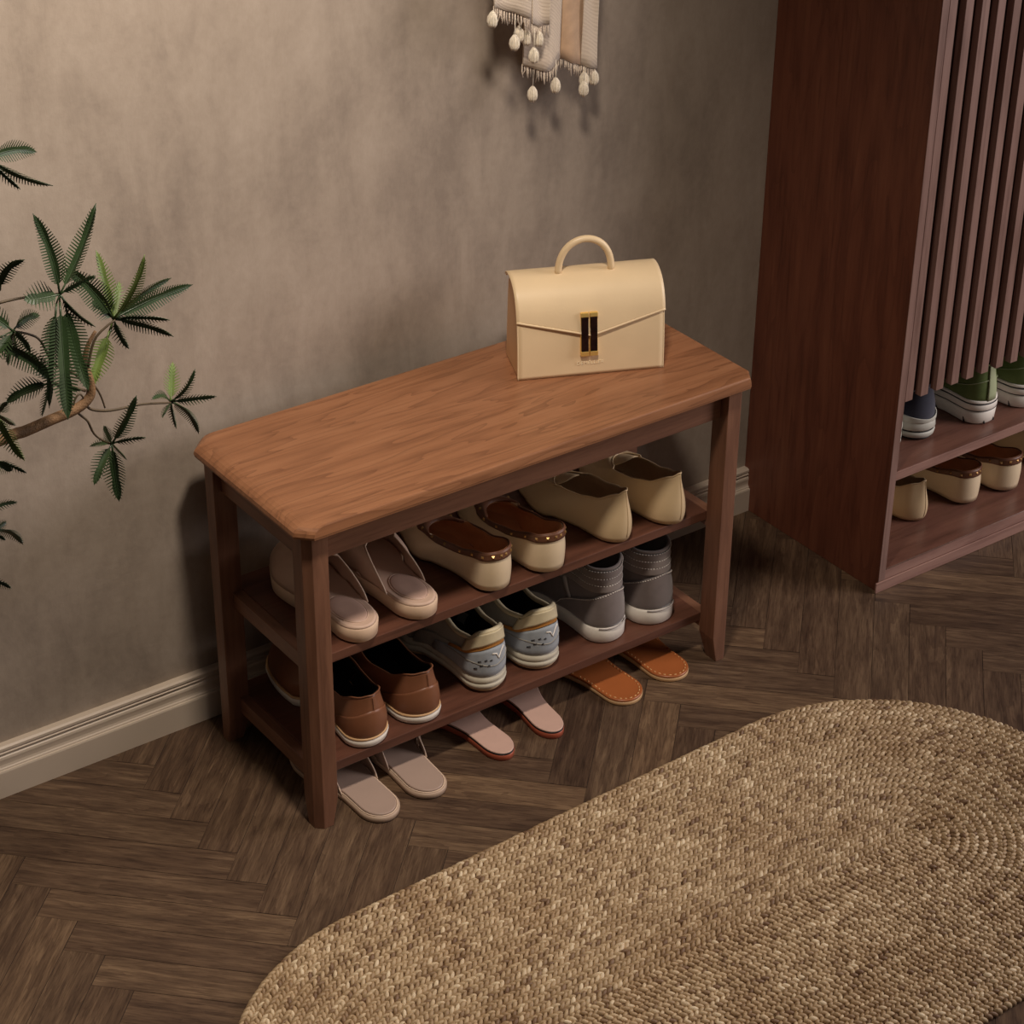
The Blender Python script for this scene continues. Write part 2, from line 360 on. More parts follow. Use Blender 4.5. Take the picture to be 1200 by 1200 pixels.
# ------------------------------------------------------------------ shoes
class Shoe:
    """upper surface: theta runs round the foot (0 = heel, pi = toe), t from sole edge (0) to the top line (1)"""
    def __init__(s, **k):
        s.L = .25; s.W = [(0,.030),(.25,.030),(.68,.044),(.9,.036),(1,.03)]; s.ph = .72; s.pt = .8; s.z0 = .012
        s.r0, s.r1 = .03, .6; s.rw = [(0,.020),(.4,.026),(1,.026)]; s.rz = [(0,.065),(.5,.045),(1,.05)]
        s.h1 = [(0,.03),(.5,.02),(1,.03)]; s.k2 = [(0,.1),(.5,.3),(1,.55)]; s.h2 = [(0,.015),(1,.0)]
        s.bul = [(0,.002),(1,.004)]; s.bend = .008; s.mir = 1; s.g1 = 1.15; s.rh = .036; s.rt = .062; s.rr = .024; s.rq = .032; s.ph = .5; s.pt = .5; s.pr = .5
        s.__dict__.update(k)
    def cx(s, q): return s.mir*s.bend*math.sin(PI*min(1, max(0, q)))*(-1 if q < .5 else .2)
    def warp(s, th):
        th = (th+PI) % (2*PI)-PI; a = abs(th); h = PI/2
        w = h*(a/h)**1.25 if a <= h else PI-h*((PI-a)/h)**s.g1
        return math.copysign(w, th)
    def unwarp(s, w):
        h = PI/2
        return h*(w/h)**(1/1.25) if w <= h else PI-h*((PI-w)/h)**(1/s.g1)
    def outline(s, th, m=0):
        th = s.warp(th)
        c, sn = math.cos(th), math.sin(th); q = (1-c)/2
        x = math.copysign(s.fac(q*s.L, s.L, s.rh, s.rt, s.ph, s.pt), sn)*(interp(s.W, q)+m)
        return Vector((x+s.cx(q), -m+q*(s.L+2*m), 0))
    def fac(s, y, L, rh, rt, ph, pt):
        a = max(0, 1-(1-min(1, y/rh))**2)**ph; b = max(0, 1-(1-min(1, max(0, L-y)/rt))**2)**pt
        return a*b
    def P(s, th, t, o=0):
        P0 = s.outline(th, o); th = s.warp(th); q = (1-math.cos(th))/2; P0.z = s.z0
        sn = math.sin(th); rq = s.r0+(s.r1-s.r0)*q
        P3 = Vector((math.copysign(s.fac(q*(s.r1-s.r0)*s.L, (s.r1-s.r0)*s.L, s.rr, s.rq, s.pr, .5), sn)*(interp(s.rw, q)+o)+s.cx(rq), rq*s.L, interp(s.rz, q)))
        out = Vector((P0.x-s.cx(q), P0.y-s.L*.5, 0)); out = out.normalized() if out.length > 0 else out
        P1 = P0+out*interp(s.bul, q)+Vector((0, 0, interp(s.h1, q)))
        d = (P0-P3); d.z = 0
        P2 = P3+d*interp(s.k2, q)-Vector((0, 0, interp(s.h2, q)))
        u = 1-t
        return P0*u**3+P1*3*u*u*t+P2*3*u*t*t+P3*t**3
    def N(s, th, t):
        e = .01
        a = s.P(th+e, t)-s.P(th-e, t); b = s.P(th, min(1, t+e))-s.P(th, max(0, t-e))
        n = a.cross(b)
        if n.length < 1e-12: return Vector((0, 0, 1))
        return n.normalized()
    def Q(s, th, t, off): return s.P(th, t)+s.N(th, t)*off
    def upper(s, name, mat, par, t0=0, t1=1, nth=56, ntt=12, th0=0, th1=2*PI, off=0, solid=-.0010):
        b = MB(); full = abs(th1-th0-2*PI) < 1e-6; rows = []
        for i in range(ntt+1):
            t = t0+(t1-t0)*i/ntt
            rows.append([s.Q(th0+(th1-th0)*j/nth, t, off) if off else s.P(th0+(th1-th0)*j/nth, t) for j in range(nth if full else nth+1)])
        b.rings(rows, False, False, full); return b.build(name, mat, par, solid=solid)
    def patch(s, name, mat, par, tha, thb, tlo, thi, off=.0008, nth=28, ntt=8, solid=.0008):
        """patch between curves t=tlo(u), t=thi(u) over theta range"""
        b = MB(); rows = []
        for i in range(ntt+1):
            row = []
            for j in range(nth+1):
                u = j/nth; th = tha+(thb-tha)*u; lo = tlo(u) if callable(tlo) else tlo; hi = thi(u) if callable(thi) else thi
                row.append(s.Q(th, lo+(hi-lo)*i/ntt, off))
            rows.append(row)
        b.grid(rows); return b.build(name, mat, par, solid=solid)
    def line(s, name, mat, par, pts, r=.0007, off=.001, dash=None, closed=False):
        """pts: list of (theta,t); a thread or piping; dash=(on,off) in metres"""
        P = [s.Q(th, t, off) for th, t in pts]; b = MB()
        if not dash: b.tube(P, r, 6, closed=closed)
        else:
            acc = 0; seg = []; on = True
            Q = []
            for a, c in zip(P, P[1:]):
                n = max(1, int((c-a).length/.0006))
                Q += [a+(c-a)*k/n for k in range(n)]
            cur = []; d = 0
            for a, c in zip(Q, Q[1:]):
                d += (c-a).length
                ph = d % (dash[0]+dash[1])
                if ph < dash[0]: cur.append(c)
                else:
                    if len(cur) > 1: b.tube([cur[0], cur[-1]], r, 5)
                    cur = []
        return b.build(name, mat, par)
    def rim(s, name, mat, par, r=.0016, t=1, th0=0, th1=2*PI):
        full = abs(th1-th0-2*PI) < 1e-6; n = 64
        b = MB(); b.tube([s.P(th0+(th1-th0)*j/n, t) for j in range(n if full else n+1)], r, 8, closed=full)
        return b.build(name, mat, par)
    def sole(s, name, mat, par, za, zb, m=0, m2=None, rnd=.0015, n=64, toe_spring=0, rip=0):
        m2 = m if m2 is None else m2
        b = MB(); rings = []
        lev = [(0, -rnd), (rnd, 0), (.5*(zb-za), 0), (zb-za-rnd, 0), (zb-za, -rnd)]
        for dz, dm in lev:
            mm = m+(m2-m)*dz/(zb-za)+dm; ring = []
            for j in range(n):
                p = s.outline(2*PI*j/n, mm); ring.append((p.x, p.y, za+dz))
            rings.append(ring[::-1])
        rings = [r[::-1] for r in rings]
        b.rings(rings); o = b.build(name, mat, par); return o
    def inside(s, par, lin, ins, zi=None, inset=.0035, mat2=None, r_in=.0016):
        """lining wall from the top line down to the footbed, and the footbed"""
        zi = s.z0+.001 if zi is None else zi
        n = 56; b = MB(); rows = []
        for i in range(9):
            t = 1-i/8
            row = []
            for j in range(n):
                th = 2*PI*j/n; a = s.P(th, t); nn = s.N(th, t)
                p = a-nn*(.0030+.0008*(1-t)); p.z = max(p.z, zi-.0005)
                row.append(p)
            rows.append(row)
        b.rings(rows, False, False); b.build('lining', lin, par)
        b = MB(); ring = []; top_ = []
        for j in range(n):
            p = s.outline(2*PI*j/n, -inset); ring.append((p.x, p.y, zi-.002)); top_.append((p.x, p.y, zi))
        b.rings([ring, top_]); b.build('insole', ins, par)

def shoe_root(name, x, y, z, deg, label, cat, group):
    return empty(name, (x, y, z), math.radians(deg), label=label, cat=cat, group=group)

def slide(root, mir):
    s = Shoe(L=.245, mir=mir, W=[(0,.031),(.3,.032),(.7,.045),(.92,.036),(1,.03)], z0=.027, bend=.004)
    s.sole('sole', M['nude_sole'], root, 0, .0265, 0, .0015, rnd=.004)
    b = MB(); rings = []
    for dz, dm in ((.024, -.0005), (.0275, -.0015), (.0285, -.004)):
        rings.append([tuple(s.outline(2*PI*j/56, dm).xy)+(dz,) for j in range(56)])
    b.rings(rings); fb = b.build('footbed', M['nude'], root)
    # padded heel oval with its rolled edge
    b = MB(); cy, rx, ry = .052, .0225, .038; rings = []
    for k, (sc, z) in enumerate(((1, .0285), (.97, .0298), (.9, .0304), (.5, .0308))):
        rings.append([(rx*sc*math.cos(2*PI*j/40), cy+ry*sc*math.sin(2*PI*j/40), z) for j in range(40)])
    b.rings(rings, False, True); b.build('heel_pad', M['nude_pad'], root)
    b = MB(); b.tube([(rx*1.02*math.cos(2*PI*j/40), cy+ry*1.02*math.sin(2*PI*j/40), .0288) for j in range(40)], .0009, 6, closed=True); b.build('pad_seam', M['nude'], root)
    mule_upper(s, root, .055, .150, .058, M['nude'], M['nude'])
    return root
def mule_upper(s, root, ya, yb, hz, mat, liner, pipe=True, zb=None, slow=1.6):
    """vamp of a backless shoe: from the sole edge up to an arched opening"""
    zb = s.z0-.001 if zb is None else zb
    n, m_ = 40, 12; Lx = s.L; rows = []; rimp = []
    qa = ya/Lx; tha = s.unwarp(math.acos(1-2*qa))
    for i in range(m_+1):
        t = i/m_; row = []
        for j in range(n+1):
            u = -1+2*j/n                                    # -1 .. 1 across
            au = abs(u); th = PI-(PI-tha)*u                 # sweeps round the toe
            P0 = s.outline(th, .0008); P0.z = zb
            c = math.cos(au*PI/2)
            xr = (interp(s.W, (ya+(yb-ya)*(1-au))/Lx)+.0008)*math.sin(au*PI/2)*math.copysign(1, math.sin(th)) if au > 0 else 0
            q = (ya+(yb-ya)*(c**1.0))/Lx
            P3 = Vector((xr+s.cx(q), ya+(yb-ya)*c, zb+hz*(c**.75)*(1 if au < 1 else 0)))
            P1 = P0+Vector((0, 0, min(.032, .9*hz*c**.5+.001)))
            P2 = P3+Vector(((P0.x-P3.x)*.35, (P0.y-P3.y)*.35, .004*c))
            v = 1-t
            row.append(P0*v**3+P1*3*v*v*t+P2*3*v*t*t+P3*t**3)
        rows.append(row)
    b = MB(); b.grid(rows); o = b.build('vamp', mat, root, solid=.0014)
    b = MB(); b.tube(rows[-1], .0011, 6); b.build('edge_piping', M['nude_edge'], root)

def studded(root, mir):
    s = Shoe(L=.250, mir=mir, W=[(0,.031),(.25,.030),(.62,.042),(.85,.028),(1,.010)], pt=.55, rt=.10, rh=.034, rr=.026, z0=.0055, r0=.0, r1=.62,
             rw=[(0,.027),(.35,.029),(.7,.032),(1,.030)], rz=[(0,.071),(.12,.068),(.45,.054),(.8,.048),(1,.050)],
             h1=[(0,.04),(.5,.026),(1,.018)], k2=[(0,-.25),(.4,.1),(1,.5)], h2=[(0,.018),(.5,.012),(1,-.004)], bul=[(0,.006),(.5,.006),(1,.001)], bend=.005)
    s.sole('sole', M['black_sole'], root, 0, .0058, -.006, -.001)
    s.upper('upper', M['cream'], root)
    s.inside(root, M['insole'], M['insole'], zi=.008)
    bd = s.upper('top_band', M['band'], root, t0=.73, t1=1.0, off=.0009, solid=.0009, ntt=4)
    s.rim('band_edge', M['band'], root, .0014)
    sb = MB(); r = .0023
    sb.add([(-r,-r,0),(r,-r,0),(r,r,0),(-r,r,0),(0,0,.0026)], [(0,1,4),(1,2,4),(2,3,4),(3,0,4),(3,2,1,0)], False)
    first = None
    for k in range(20):
        th = 2*PI*(k+.5)/20 + (.0 if k % 2 else .0)
        p = s.Q(th, .87, .0019); nn = s.N(th, .87)
        o = first.copy() if first else sb.build('stud', M['bronze'])
        if first: COL.objects.link(o)
        first = first or o
        o.parent = bd; o.location = p; o.rotation_euler = nn.to_track_quat('Z', 'Y').to_euler()
    return root
def loafer(root, mir, mat='cream'):
    s = Shoe(L=.245, mir=mir, W=[(0,.027),(.25,.029),(.64,.041),(.85,.030),(1,.012)], ph=.55, pt=.55, rt=.10, rh=.034, pr=.62, rr=.034, z0=.004, r0=.01, r1=.60,
             rw=[(0,.012),(.12,.020),(.35,.027),(.7,.031),(1,.026)], rz=[(0,.091),(.06,.084),(.3,.068),(.55,.060),(.8,.058),(1,.060)],
             h1=[(0,.03),(.5,.02),(1,.018)], k2=[(0,.0),(.12,.1),(.4,.15),(1,.5)], h2=[(0,.022),(.5,.014),(1,-.003)], bul=[(0,.011),(.5,.009),(1,.001)], bend=.005)
    s.sole('sole', M['insole_pale'], root, 0, .0042, -.009, -.0015)
    s.upper('upper', M[mat], root)
    s.inside(root, M['insole_pale'], M['insole_pale'], zi=.007)
    s.rim('top_binding', M[mat], root, .0011)
    s.line('heel_seam', M['beige'], root, [(0.0, k/12) for k in range(1, 13)], r=.0006, off=.0003)
    # curved vamp flap that stands over the instep
    b = MB(); rows = []
    for i in range(9):
        t = i/8; row = []; w = .023*math.sqrt(max(.0, 1-t**3))+.0015
        for j in range(13):
            u = -1+j/6
            row.append((w*u+s.cx(.55), .160-.050*t, .054+.017*t**.8-.011*(u*w/.023)**2))
        rows.append(row)
    b.grid(rows); b.build('vamp_flap', M[mat], root, solid=.0014)
    return root
def slipon(root, mir):
    s = Shoe(L=.275, mir=mir, W=[(0,.035),(.25,.033),(.66,.043),(.88,.037),(1,.03)], z0=.017, r0=.015, r1=.56,
             rw=[(0,.015),(.1,.023),(.35,.029),(.7,.033),(1,.026)], rz=[(0,.088),(.07,.084),(.35,.068),(.6,.066),(.85,.074),(1,.082)],
             h1=[(0,.03),(.5,.03),(1,.036)], k2=[(0,.2),(.4,.25),(1,.5)], h2=[(0,.022),(.5,.012),(1,-.002)], bul=[(0,.006),(.5,.006),(1,.002)])
    s.sole('sole', M['white_sole'], root, 0, .0145, .001, .004, rnd=.003)
    s.sole('welt', M['welt'], root, .0145, .018, .003, .0025, rnd=.001)
    s.upper('upper', M['brown'], root)
    s.inside(root, M['black'], M['black'], zi=.02)
    s.rim('top_binding', M['brown'], root, .0012)
    s.patch('heel_counter', M['brown'], root, -1.2, 1.2, .0, lambda u: .62-.5*abs(2*u-1)**2.5, off=.0005)
    s.line('heel_seam', M['band'], root, [(0, .60+.03*k) for k in range(12)], r=.0006, off=.0008)
    return root
def runner(root, mir):
    s = Shoe(L=.280, mir=mir, W=[(0,.033),(.25,.032),(.66,.0425),(.88,.037),(1,.03)], z0=.030, r0=.02, r1=.55,
             rw=[(0,.022),(.1,.025),(.35,.028),(.7,.027),(1,.020)], rz=[(0,.107),(.05,.104),(.16,.089),(.4,.085),(.7,.096),(1,.106)],
             h1=[(0,.03),(.5,.028),(1,.034)], k2=[(0,.25),(.4,.25),(1,.4)], h2=[(0,.02),(.5,.01),(1,-.002)], bul=[(0,.003),(.5,.004),(1,.002)])
    s.sole('outsole', M['gum'], root, 0, .0055, -.004, .001)
    s.sole('midsole', M['runner_sole'], root, .0052, .019, .002, .0055, rnd=.004)
    s.sole('midsole_collar', M['runner_sole'], root, .0185, .0315, .0048, .0015, rnd=.003)
    s.upper('upper', M['greige'], root)
    s.inside(root, M['black'], M['black'], zi=.034)
    s.rim('collar_roll', M['collar'], root, .0042)
    s.patch('heel_counter', M['bluegrey'], root, -1.42, 1.42, -.02, lambda u: .60-.34*abs(2*u-1)**2.0, off=.0022, solid=.0018)
    s.patch('heel_overlay', M['greige'], root, -1.62, 1.62, 0, lambda u: .66-.3*abs(2*u-1)**1.6, off=.0008)
    s.patch('ochre_band', M['ochre'], root, -1.25, 1.25, lambda u: .62-.3*abs(2*u-1)**2, lambda u: .74-.30*abs(2*u-1)**2, off=.0026)
    s.patch('collar_pad', M['collar'], root, -1.0, 1.0, lambda u: .72-.2*abs(2*u-1)**2, .99, off=.0034, solid=.002)
    def V(c, w, h):   # a small chevron mark sewn on the counter
        return [(c-w, h), (c-w*.35, h-.02), (c, h-.13), (c+w*.45, h-.02), (c+w, h+.05)]
    s.line('heel_mark', M['stitch'], root, V(.12, .30, .48), r=.0013, off=.0042)
    s.line('counter_seam', M['greige'], root, [(-1.3+2.6*k/20, .28+.05*math.sin(k*.5)) for k in range(21)], r=.0008, off=.0042)
    b = MB()
    for th, t in ((-.55,.33),(-.4,.35),(-.25,.34),(-.5,.25),(-.32,.24),(-.62,.18)):
        p = s.Q(th, t, .0041); q = s.Q(th+.07, t+.02, .0043); b.tube([p, q], .0011, 6)
    b.build('perforation', M['black_line'], root)
    # tongue and laces
    b = MB(); rows = []
    for i in range(9):
        t = i/8; row = []
        for j in range(9):
            u = -1+j/4; row.append((.021*u*(1-.15*t), .195-.085*t, .070+.050*t-.006*u*u+.008*math.sin(t*PI)))
        rows.append(row)
    b.grid(rows); b.build('tongue', M['collar'], root, solid=.004)
    for k in range(4):
        y = .185-.018*k; z = .083+.0095*k
        b = MB(); b.tube([(-.024, y+.004, z-.008), (-.012, y, z+.003), (0, y-.002, z+.006), (.012, y, z+.003), (.024, y+.004, z-.008)], .0022, 6); b.build('lace', M['stitch'], root)
    for sx in (-1, 1):
        b = MB(); b.tube([(sx*.020, .108, .098), (sx*.023, .102, .112), (sx*.020, .098, .120), (sx*.014, .100, .112)], .0026, 7); b.build('lace', M['stitch'], root)
    return root
def hitop(root, mir):
    s = Shoe(L=.285, mir=mir, W=[(0,.035),(.25,.033),(.66,.041),(.88,.036),(1,.03)], z0=.028, r0=.03, r1=.36,
             rw=[(0,.026),(.3,.033),(.7,.033),(1,.022)], rz=[(0,.129),(.5,.134),(1,.144)],
             h1=[(0,.03),(.5,.035),(1,.030)], k2=[(0,.1),(.5,.1),(.85,.3),(1,.45)], h2=[(0,.04),(.6,.04),(.85,.035),(1,.03)], bul=[(0,.003),(.5,.003),(1,.001)])
    s.sole('sole', M['white_sole'], root, 0, .0285, .0035, .0045, rnd=.003)
    s.line('sole_label', M['stripe'], root, [(-.5+.1*k, -.0) for k in range(11)], r=.0012, off=.0050)
    s.upper('upper', M['grey'], root, ntt=20)
    s.inside(root, M['grey_light'], M['black'], zi=.032)
    s.rim('collar_roll', M['grey_light'], root, .0028)
    # padded ribs round the ankle
    for k, t in enumerate((.70, .81, .92)):
        s.upper('ankle_pad', M['grey_light'], root, t0=t-.056, t1=t+.056, off=.0016, solid=.0022, ntt=4, th0=-1.9, th1=1.9, nth=36)
        s.line('pad_stitch', M['stitch'], root, [(-1.8+3.6*j/40, min(.995, t+.058)) for j in range(41)], r=.0008, off=.0038, dash=(.003, .0016))
    hi = lambda u: .66*max(0, 1-abs(2*u-1)**2)**.55
    s.patch('heel_counter', M['grey'], root, -1.36, 1.36, -.01, hi, off=.0016, solid=.002, nth=40)
    pts = [(-1.36+2.72*k/48, max(.0, hi(k/48)-.02)) for k in range(49)]
    s.line('counter_stitch', M['stitch'], root, pts, r=.0008, off=.0042, dash=(.0028, .0014))
    # side stripe: wave from the counter up and over to the instep
    for sg in (-1, 1):
        b = MB(); rows = [[], []]
        for k in range(25):
            u = k/24; th = sg*(1.20+.8*u); t = .26+.40*math.sin(u*PI*.74)
            for i, dt in enumerate((-.05, .05)): rows[i].append(s.Q(th, t+dt, .0014))
        b.grid(rows if sg > 0 else rows[::-1]); b.build('side_stripe', M['stripe'], root, solid=.001)
    return root
def navy_runner(root, mir):
    s = Shoe(L=.270, mir=mir, W=[(0,.033),(.25,.031),(.66,.035),(.88,.031),(1,.028)], z0=.036, r0=.03, r1=.5,
             rw=[(0,.022),(.35,.027),(.7,.028),(1,.022)], rz=[(0,.100),(.2,.085),(.4,.080),(.7,.090),(1,.100)],
             h1=[(0,.03),(.5,.03),(1,.034)], k2=[(0,.25),(.4,.25),(1,.45)], h2=[(0,.02),(1,0)], bul=[(0,.001),(1,.002)])
    s.sole('outsole', M['black_sole'], root, 0, .0045, -.003, 0)
    s.sole('midsole', M['grey_rubber'], root, .0043, .016, .001, .003, rnd=.0025)
    s.sole('midsole_line', M['black_line'], root, .0158, .0172, .001, .001, rnd=.0004)
    s.sole('midsole_collar', M['grey_rubber'], root, .017, .038, .0032, .001, rnd=.004)
    s.upper('upper', M['navy'], root)
    s.inside(root, M['black'], M['black'], zi=.04)
    s.patch('heel_cradle', M['grey_rubber'], root, -1.6, 1.6, -.02, lambda u: .05+.24*abs(2*u-1)**1.5, off=.001, solid=.002)
    s.rim('collar_roll', M['navy'], root, .004)
    return root
def platform_sneaker(root, mir):
    s = Shoe(L=.265, mir=mir, W=[(0,.035),(.25,.034),(.66,.046),(.88,.041),(1,.032)], z0=.044, r0=.03, r1=.5,
             rw=[(0,.024),(.35,.028),(.7,.028),(1,.022)], rz=[(0,.108),(.3,.096),(.6,.094),(1,.110)],
             h1=[(0,.03),(.5,.03),(1,.034)], k2=[(0,.25),(.4,.25),(1,.45)], h2=[(0,.02),(1,0)], bul=[(0,.000),(1,.002)])
    s.sole('sole', M['white_sole'], root, .0, .026, .001, .003, rnd=.003)
    s.sole('sole_line', M['black_line'], root, .0258, .0270, .0032, .0032, rnd=.0003)
    s.sole('foxing', M['white_sole'], root, .0268, .0385, .0032, .0032, rnd=.001)
    s.sole('foxing_line', M['black_line'], root, .0383, .0400, .0034, .0034, rnd=.0004)
    s.sole('foxing_edge', M['white_sole'], root, .0398, .0450, .0028, .0015, rnd=.001)
    # notches of the tread
    for k in range(12):
        th = 2*PI*(k+.5)/12; p = s.outline(th, .0022)
        b = MB(); b.tube([(p.x, p.y, .002), (p.x*1.01, p.y+.003, .011)], [.0019, .0006], 5); b.build('tread_notch', M['black_line'], root)
    s.upper('upper', M['green'], root)
    s.inside(root, M['green'], M['black'], zi=.048)
    s.rim('top_binding', M['green'], root, .0016)
    s.patch('heel_strip', M['green_light'], root, -.24, .24, 0, 1, off=.001, solid=.0014, nth=8)
    s.line('counter_seam', M['green_light'], root, [(-1.25+2.5*k/20, .55-.4*abs(2*k/20-1)**2) for k in range(21)], r=.0007, off=.0012)
    return root
def house_mule(root, mir):
    s = Shoe(L=.245, mir=mir, W=[(0,.031),(.3,.031),(.7,.044),(.92,.036),(1,.03)], z0=.013, bend=.004)
    s.sole('sole', M['taupe_sole'], root, 0, .0105, .001, .0015, rnd=.002)
    s.sole('footbed', M['taupe'], root, .0105, .0140, -.003, -.0035, rnd=.001)
    b = MB(); b.tube([tuple(s.outline(2*PI*j/56, -.0018).xy)+(.0112,) for j in range(56)], .0009, 6, closed=True); b.build('footbed_piping', M['nude_edge'], root)
    mule_upper(s, root, .082, .145, .052, M['taupe'], M['taupe'], zb=.010)
    return root
def flat_slide(root, mir, kind):
    if kind == 'pink':
        s = Shoe(L=.245, mir=mir, W=[(0,.0245),(.3,.0235),(.68,.040),(.9,.034),(1,.028)], z0=.016, bend=.004)
        s.sole('sole', M['red_sole'], root, 0, .0105, 0, .0005, rnd=.001)
        s.sole('midsole', M['black_sole'], root, .0103, .0128, .0, .0, rnd=.0005)
        s.sole('footbed', M['pink'], root, .0126, .0150, -.0004, -.0008, rnd=.0008)
        mule_upper(s, root, .125, .165, .05, M['pink'], M['pink'], zb=.012)
    else:
        s = Shoe(L=.250, mir=mir, W=[(0,.034),(.3,.034),(.68,.046),(.9,.040),(1,.03)], z0=.013, bend=.004)
        s.sole('sole', M['welt'], root, 0, .0072, 0, .0003, rnd=.001)
        s.sole('footbed', M['orange'], root, .0070, .0110, .0, -.0006, rnd=.0012)
        pts = [s.outline(2*PI*j/300, -.0045) for j in range(300)]
        b = MB(); cur = []; d = 0
        for p, q in zip(pts, pts[1:]+pts[:1]):
            d += (q-p).length; ph = d % .0085
            if ph < .0052: cur.append((q.x, q.y, .0112))
            else:
                if len(cur) > 1: b.tube([cur[0], cur[-1]], .0008, 5)
                cur = []
        b.build('stitching', M['stitch_tan'], root)
        mule_upper(s, root, .125, .165, .05, M['orange'], M['orange'], zb=.008)
    return root

GU, GL, GF = 'shoes on the upper bench shelf', 'shoes on the lower bench shelf', 'slippers on the floor under the bench'
EP = .0002
slide(shoe_root('slide_sandal', .124, -.322, Z1+EP, 0, 'nude backless slide on the upper bench shelf, half hidden behind the left front leg', 'shoe', GU), -1)
slide(shoe_root('slide_sandal', .226, -.322, Z1+EP, -1, 'nude backless slide on the upper bench shelf, in full view beside the studded flats', 'shoe', GU), 1)
st1 = studded(shoe_root('studded_flat', .356, -.3235, Z1+EP, 5, 'cream flat with studded brown trim on the bench shelf, beside the nude slide', 'shoe', GU), -1)
st2 = studded(shoe_root('studded_flat', .452, -.3275, Z1+EP, 3, 'cream flat with studded brown trim on the bench shelf, beside the beige flat', 'shoe', GU), 1)
lo1 = loafer(shoe_root('leather_flat', .588, -.319, Z1+EP, 7, 'plain beige pointed flat on the bench shelf, beside the cream studded flat', 'shoe', GU), -1, 'beige')
lo2 = loafer(shoe_root('leather_flat', .688, -.325, Z1+EP, 3, 'plain beige pointed flat on the bench shelf, the one nearest the right legs', 'shoe', GU), 1, 'beige')
slipon(shoe_root('slip_on_shoe', .134, -.316, Z2+EP, 1, 'brown leather slip-on with white sole, partly hidden by the left front bench leg', 'shoe', GL), -1)
slipon(shoe_root('slip_on_shoe', .232, -.312, Z2+EP, 0, 'brown leather slip-on with white sole beside the blue-grey running shoe', 'shoe', GL), 1)
runner(shoe_root('running_shoe', .357, -.303, Z2+EP, 3, 'blue-grey and cream running shoe next to the brown slip-on', 'shoe', GL), -1)
runner(shoe_root('running_shoe', .458, -.303, Z2+EP, 1, 'blue-grey and cream running shoe next to the grey high-top', 'shoe', GL), 1)
hitop(shoe_root('high_top_sneaker', .589, -.299, Z2+EP, 4, 'grey suede high-top with white sole beside the running shoe', 'shoe', GL), -1)
hitop(shoe_root('high_top_sneaker', .684, -.303, Z2+EP, 2, 'grey suede high-top with white sole at the right end of the lower shelf', 'shoe', GL), 1)
house_mule(shoe_root('house_slipper', .112, -.389, EP, 3, 'taupe backless slipper on the floor right beside the front left bench leg', 'slipper', GF), -1)
house_mule(shoe_root('house_slipper', .196, -.383, EP, -5, 'taupe backless slipper on the floor, second from the front left bench leg', 'slipper', GF), 1)
flat_slide(shoe_root('flat_slipper', .338, -.370, EP, 5, 'pink flat slipper with rust-coloured sole edge, beside the taupe slipper', 'slipper', GF), -1, 'pink')
flat_slide(shoe_root('flat_slipper', .428, -.369, EP, -9, 'pink flat slipper with rust-coloured sole edge, nearer the tan orange slipper', 'slipper', GF), 1, 'pink')
flat_slide(shoe_root('leather_slipper', .584, -.366, EP, 6, 'tan orange stitched leather slipper on the floor, beside the pink slipper', 'slipper', GF), -1, 'orange')
flat_slide(shoe_root('leather_slipper', .680, -.358, EP, -3, 'tan orange stitched leather slipper on the floor, nearest the right bench legs', 'slipper', GF), 1, 'orange')

# ------------------------------------------------------------------ cabinet
X0, Y0, CT, X1, CHT = 1.118, -.3484, .0150, 1.95, 1.95
cab = empty('shoe_cabinet', (X0, 0, 0), label='tall reddish wooden cabinet with vertical slatted doors and open shoe shelves', cat='cabinet')
def cb(name, mat, *a, bevel=.001):
    b = MB(); x0, x1, *r = a; b.box(x0-X0, x1-X0, *r); return b.build(name, mat, cab, bevel=bevel)
cb('side_panel', M['cab_z'], X0, X0+CT, Y0, -.0005, .0, CHT)
cb('side_panel', M['cab_z'], X1-CT, X1, Y0, -.0005, .012, CHT)
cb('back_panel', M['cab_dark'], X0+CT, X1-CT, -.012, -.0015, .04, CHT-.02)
cb('top_panel', M['cab_x'], X0+CT, X1-CT, Y0, -.0005, CHT-.018, CHT)
cb('base_plinth', M['slat_x'], X0-.006, X1+.006, Y0-.003, Y0-.0001, 0, .0200)
cb('base_board', M['cab_z'], X0+CT, X1-CT, Y0+.004, -.0195, 0, .0200)
cb('shelf', M['cab_x'], X0+CT, X1-CT, Y0+.0015, -.012, .0205, .0405)
cb('shelf_lipping', M['slat_x'], X0+CT, X1-CT, Y0-.0005, Y0+.0015, .0202, .0395, bevel=.0004)
cb('shelf_lipping', M['slat_x'], X0+CT, X1-CT, Y0+.0008, Y0+.0025, .2115, .2276, bevel=.0004)
cb('panel_lipping', M['slat'], X0+.0004, X0+CT, Y0-.0012, Y0, .0205, CHT, bevel=.0004)
b = MB(); b.tube([(CT, Y0+.0005, .0395), (X1-CT-X0, Y0+.0005, .0395)], .0012, 8); b.build('edge_bead', M['slat'], cab)
cb('shelf', M['cab_x'], X0+CT, X1-CT, Y0+.0025, -.012, .2115, .2280)
cb('shelf', M['cab_x'], X0+CT, X1-CT, Y0+.024, -.012, .4000, .4160)
xm = (X0+CT+X1-CT)/2
def door(xa, xb):
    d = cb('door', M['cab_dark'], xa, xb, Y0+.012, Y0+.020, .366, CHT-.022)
    n = int((xb-xa)/.0339); p = (xb-xa-.0165)/n
    for k in range(n+1):
        b = MB(); x = xa-X0+p*k; b.box(x, x+.0165, Y0-.0005, Y0+.0125, .3585, CHT-.022)
        o = b.build('slat', M['slat'], d, bevel=.0006)
    b = MB(); b.tube([((xb if xa < xm-.1 else xa)-X0, Y0-.010, 1.05), ((xb if xa < xm-.1 else xa)-X0, Y0-.010, 1.20)], .004, 8); 
    return d
door(X0+CT+.0015, xm-.001); door(xm+.001, X1-CT-.0015)

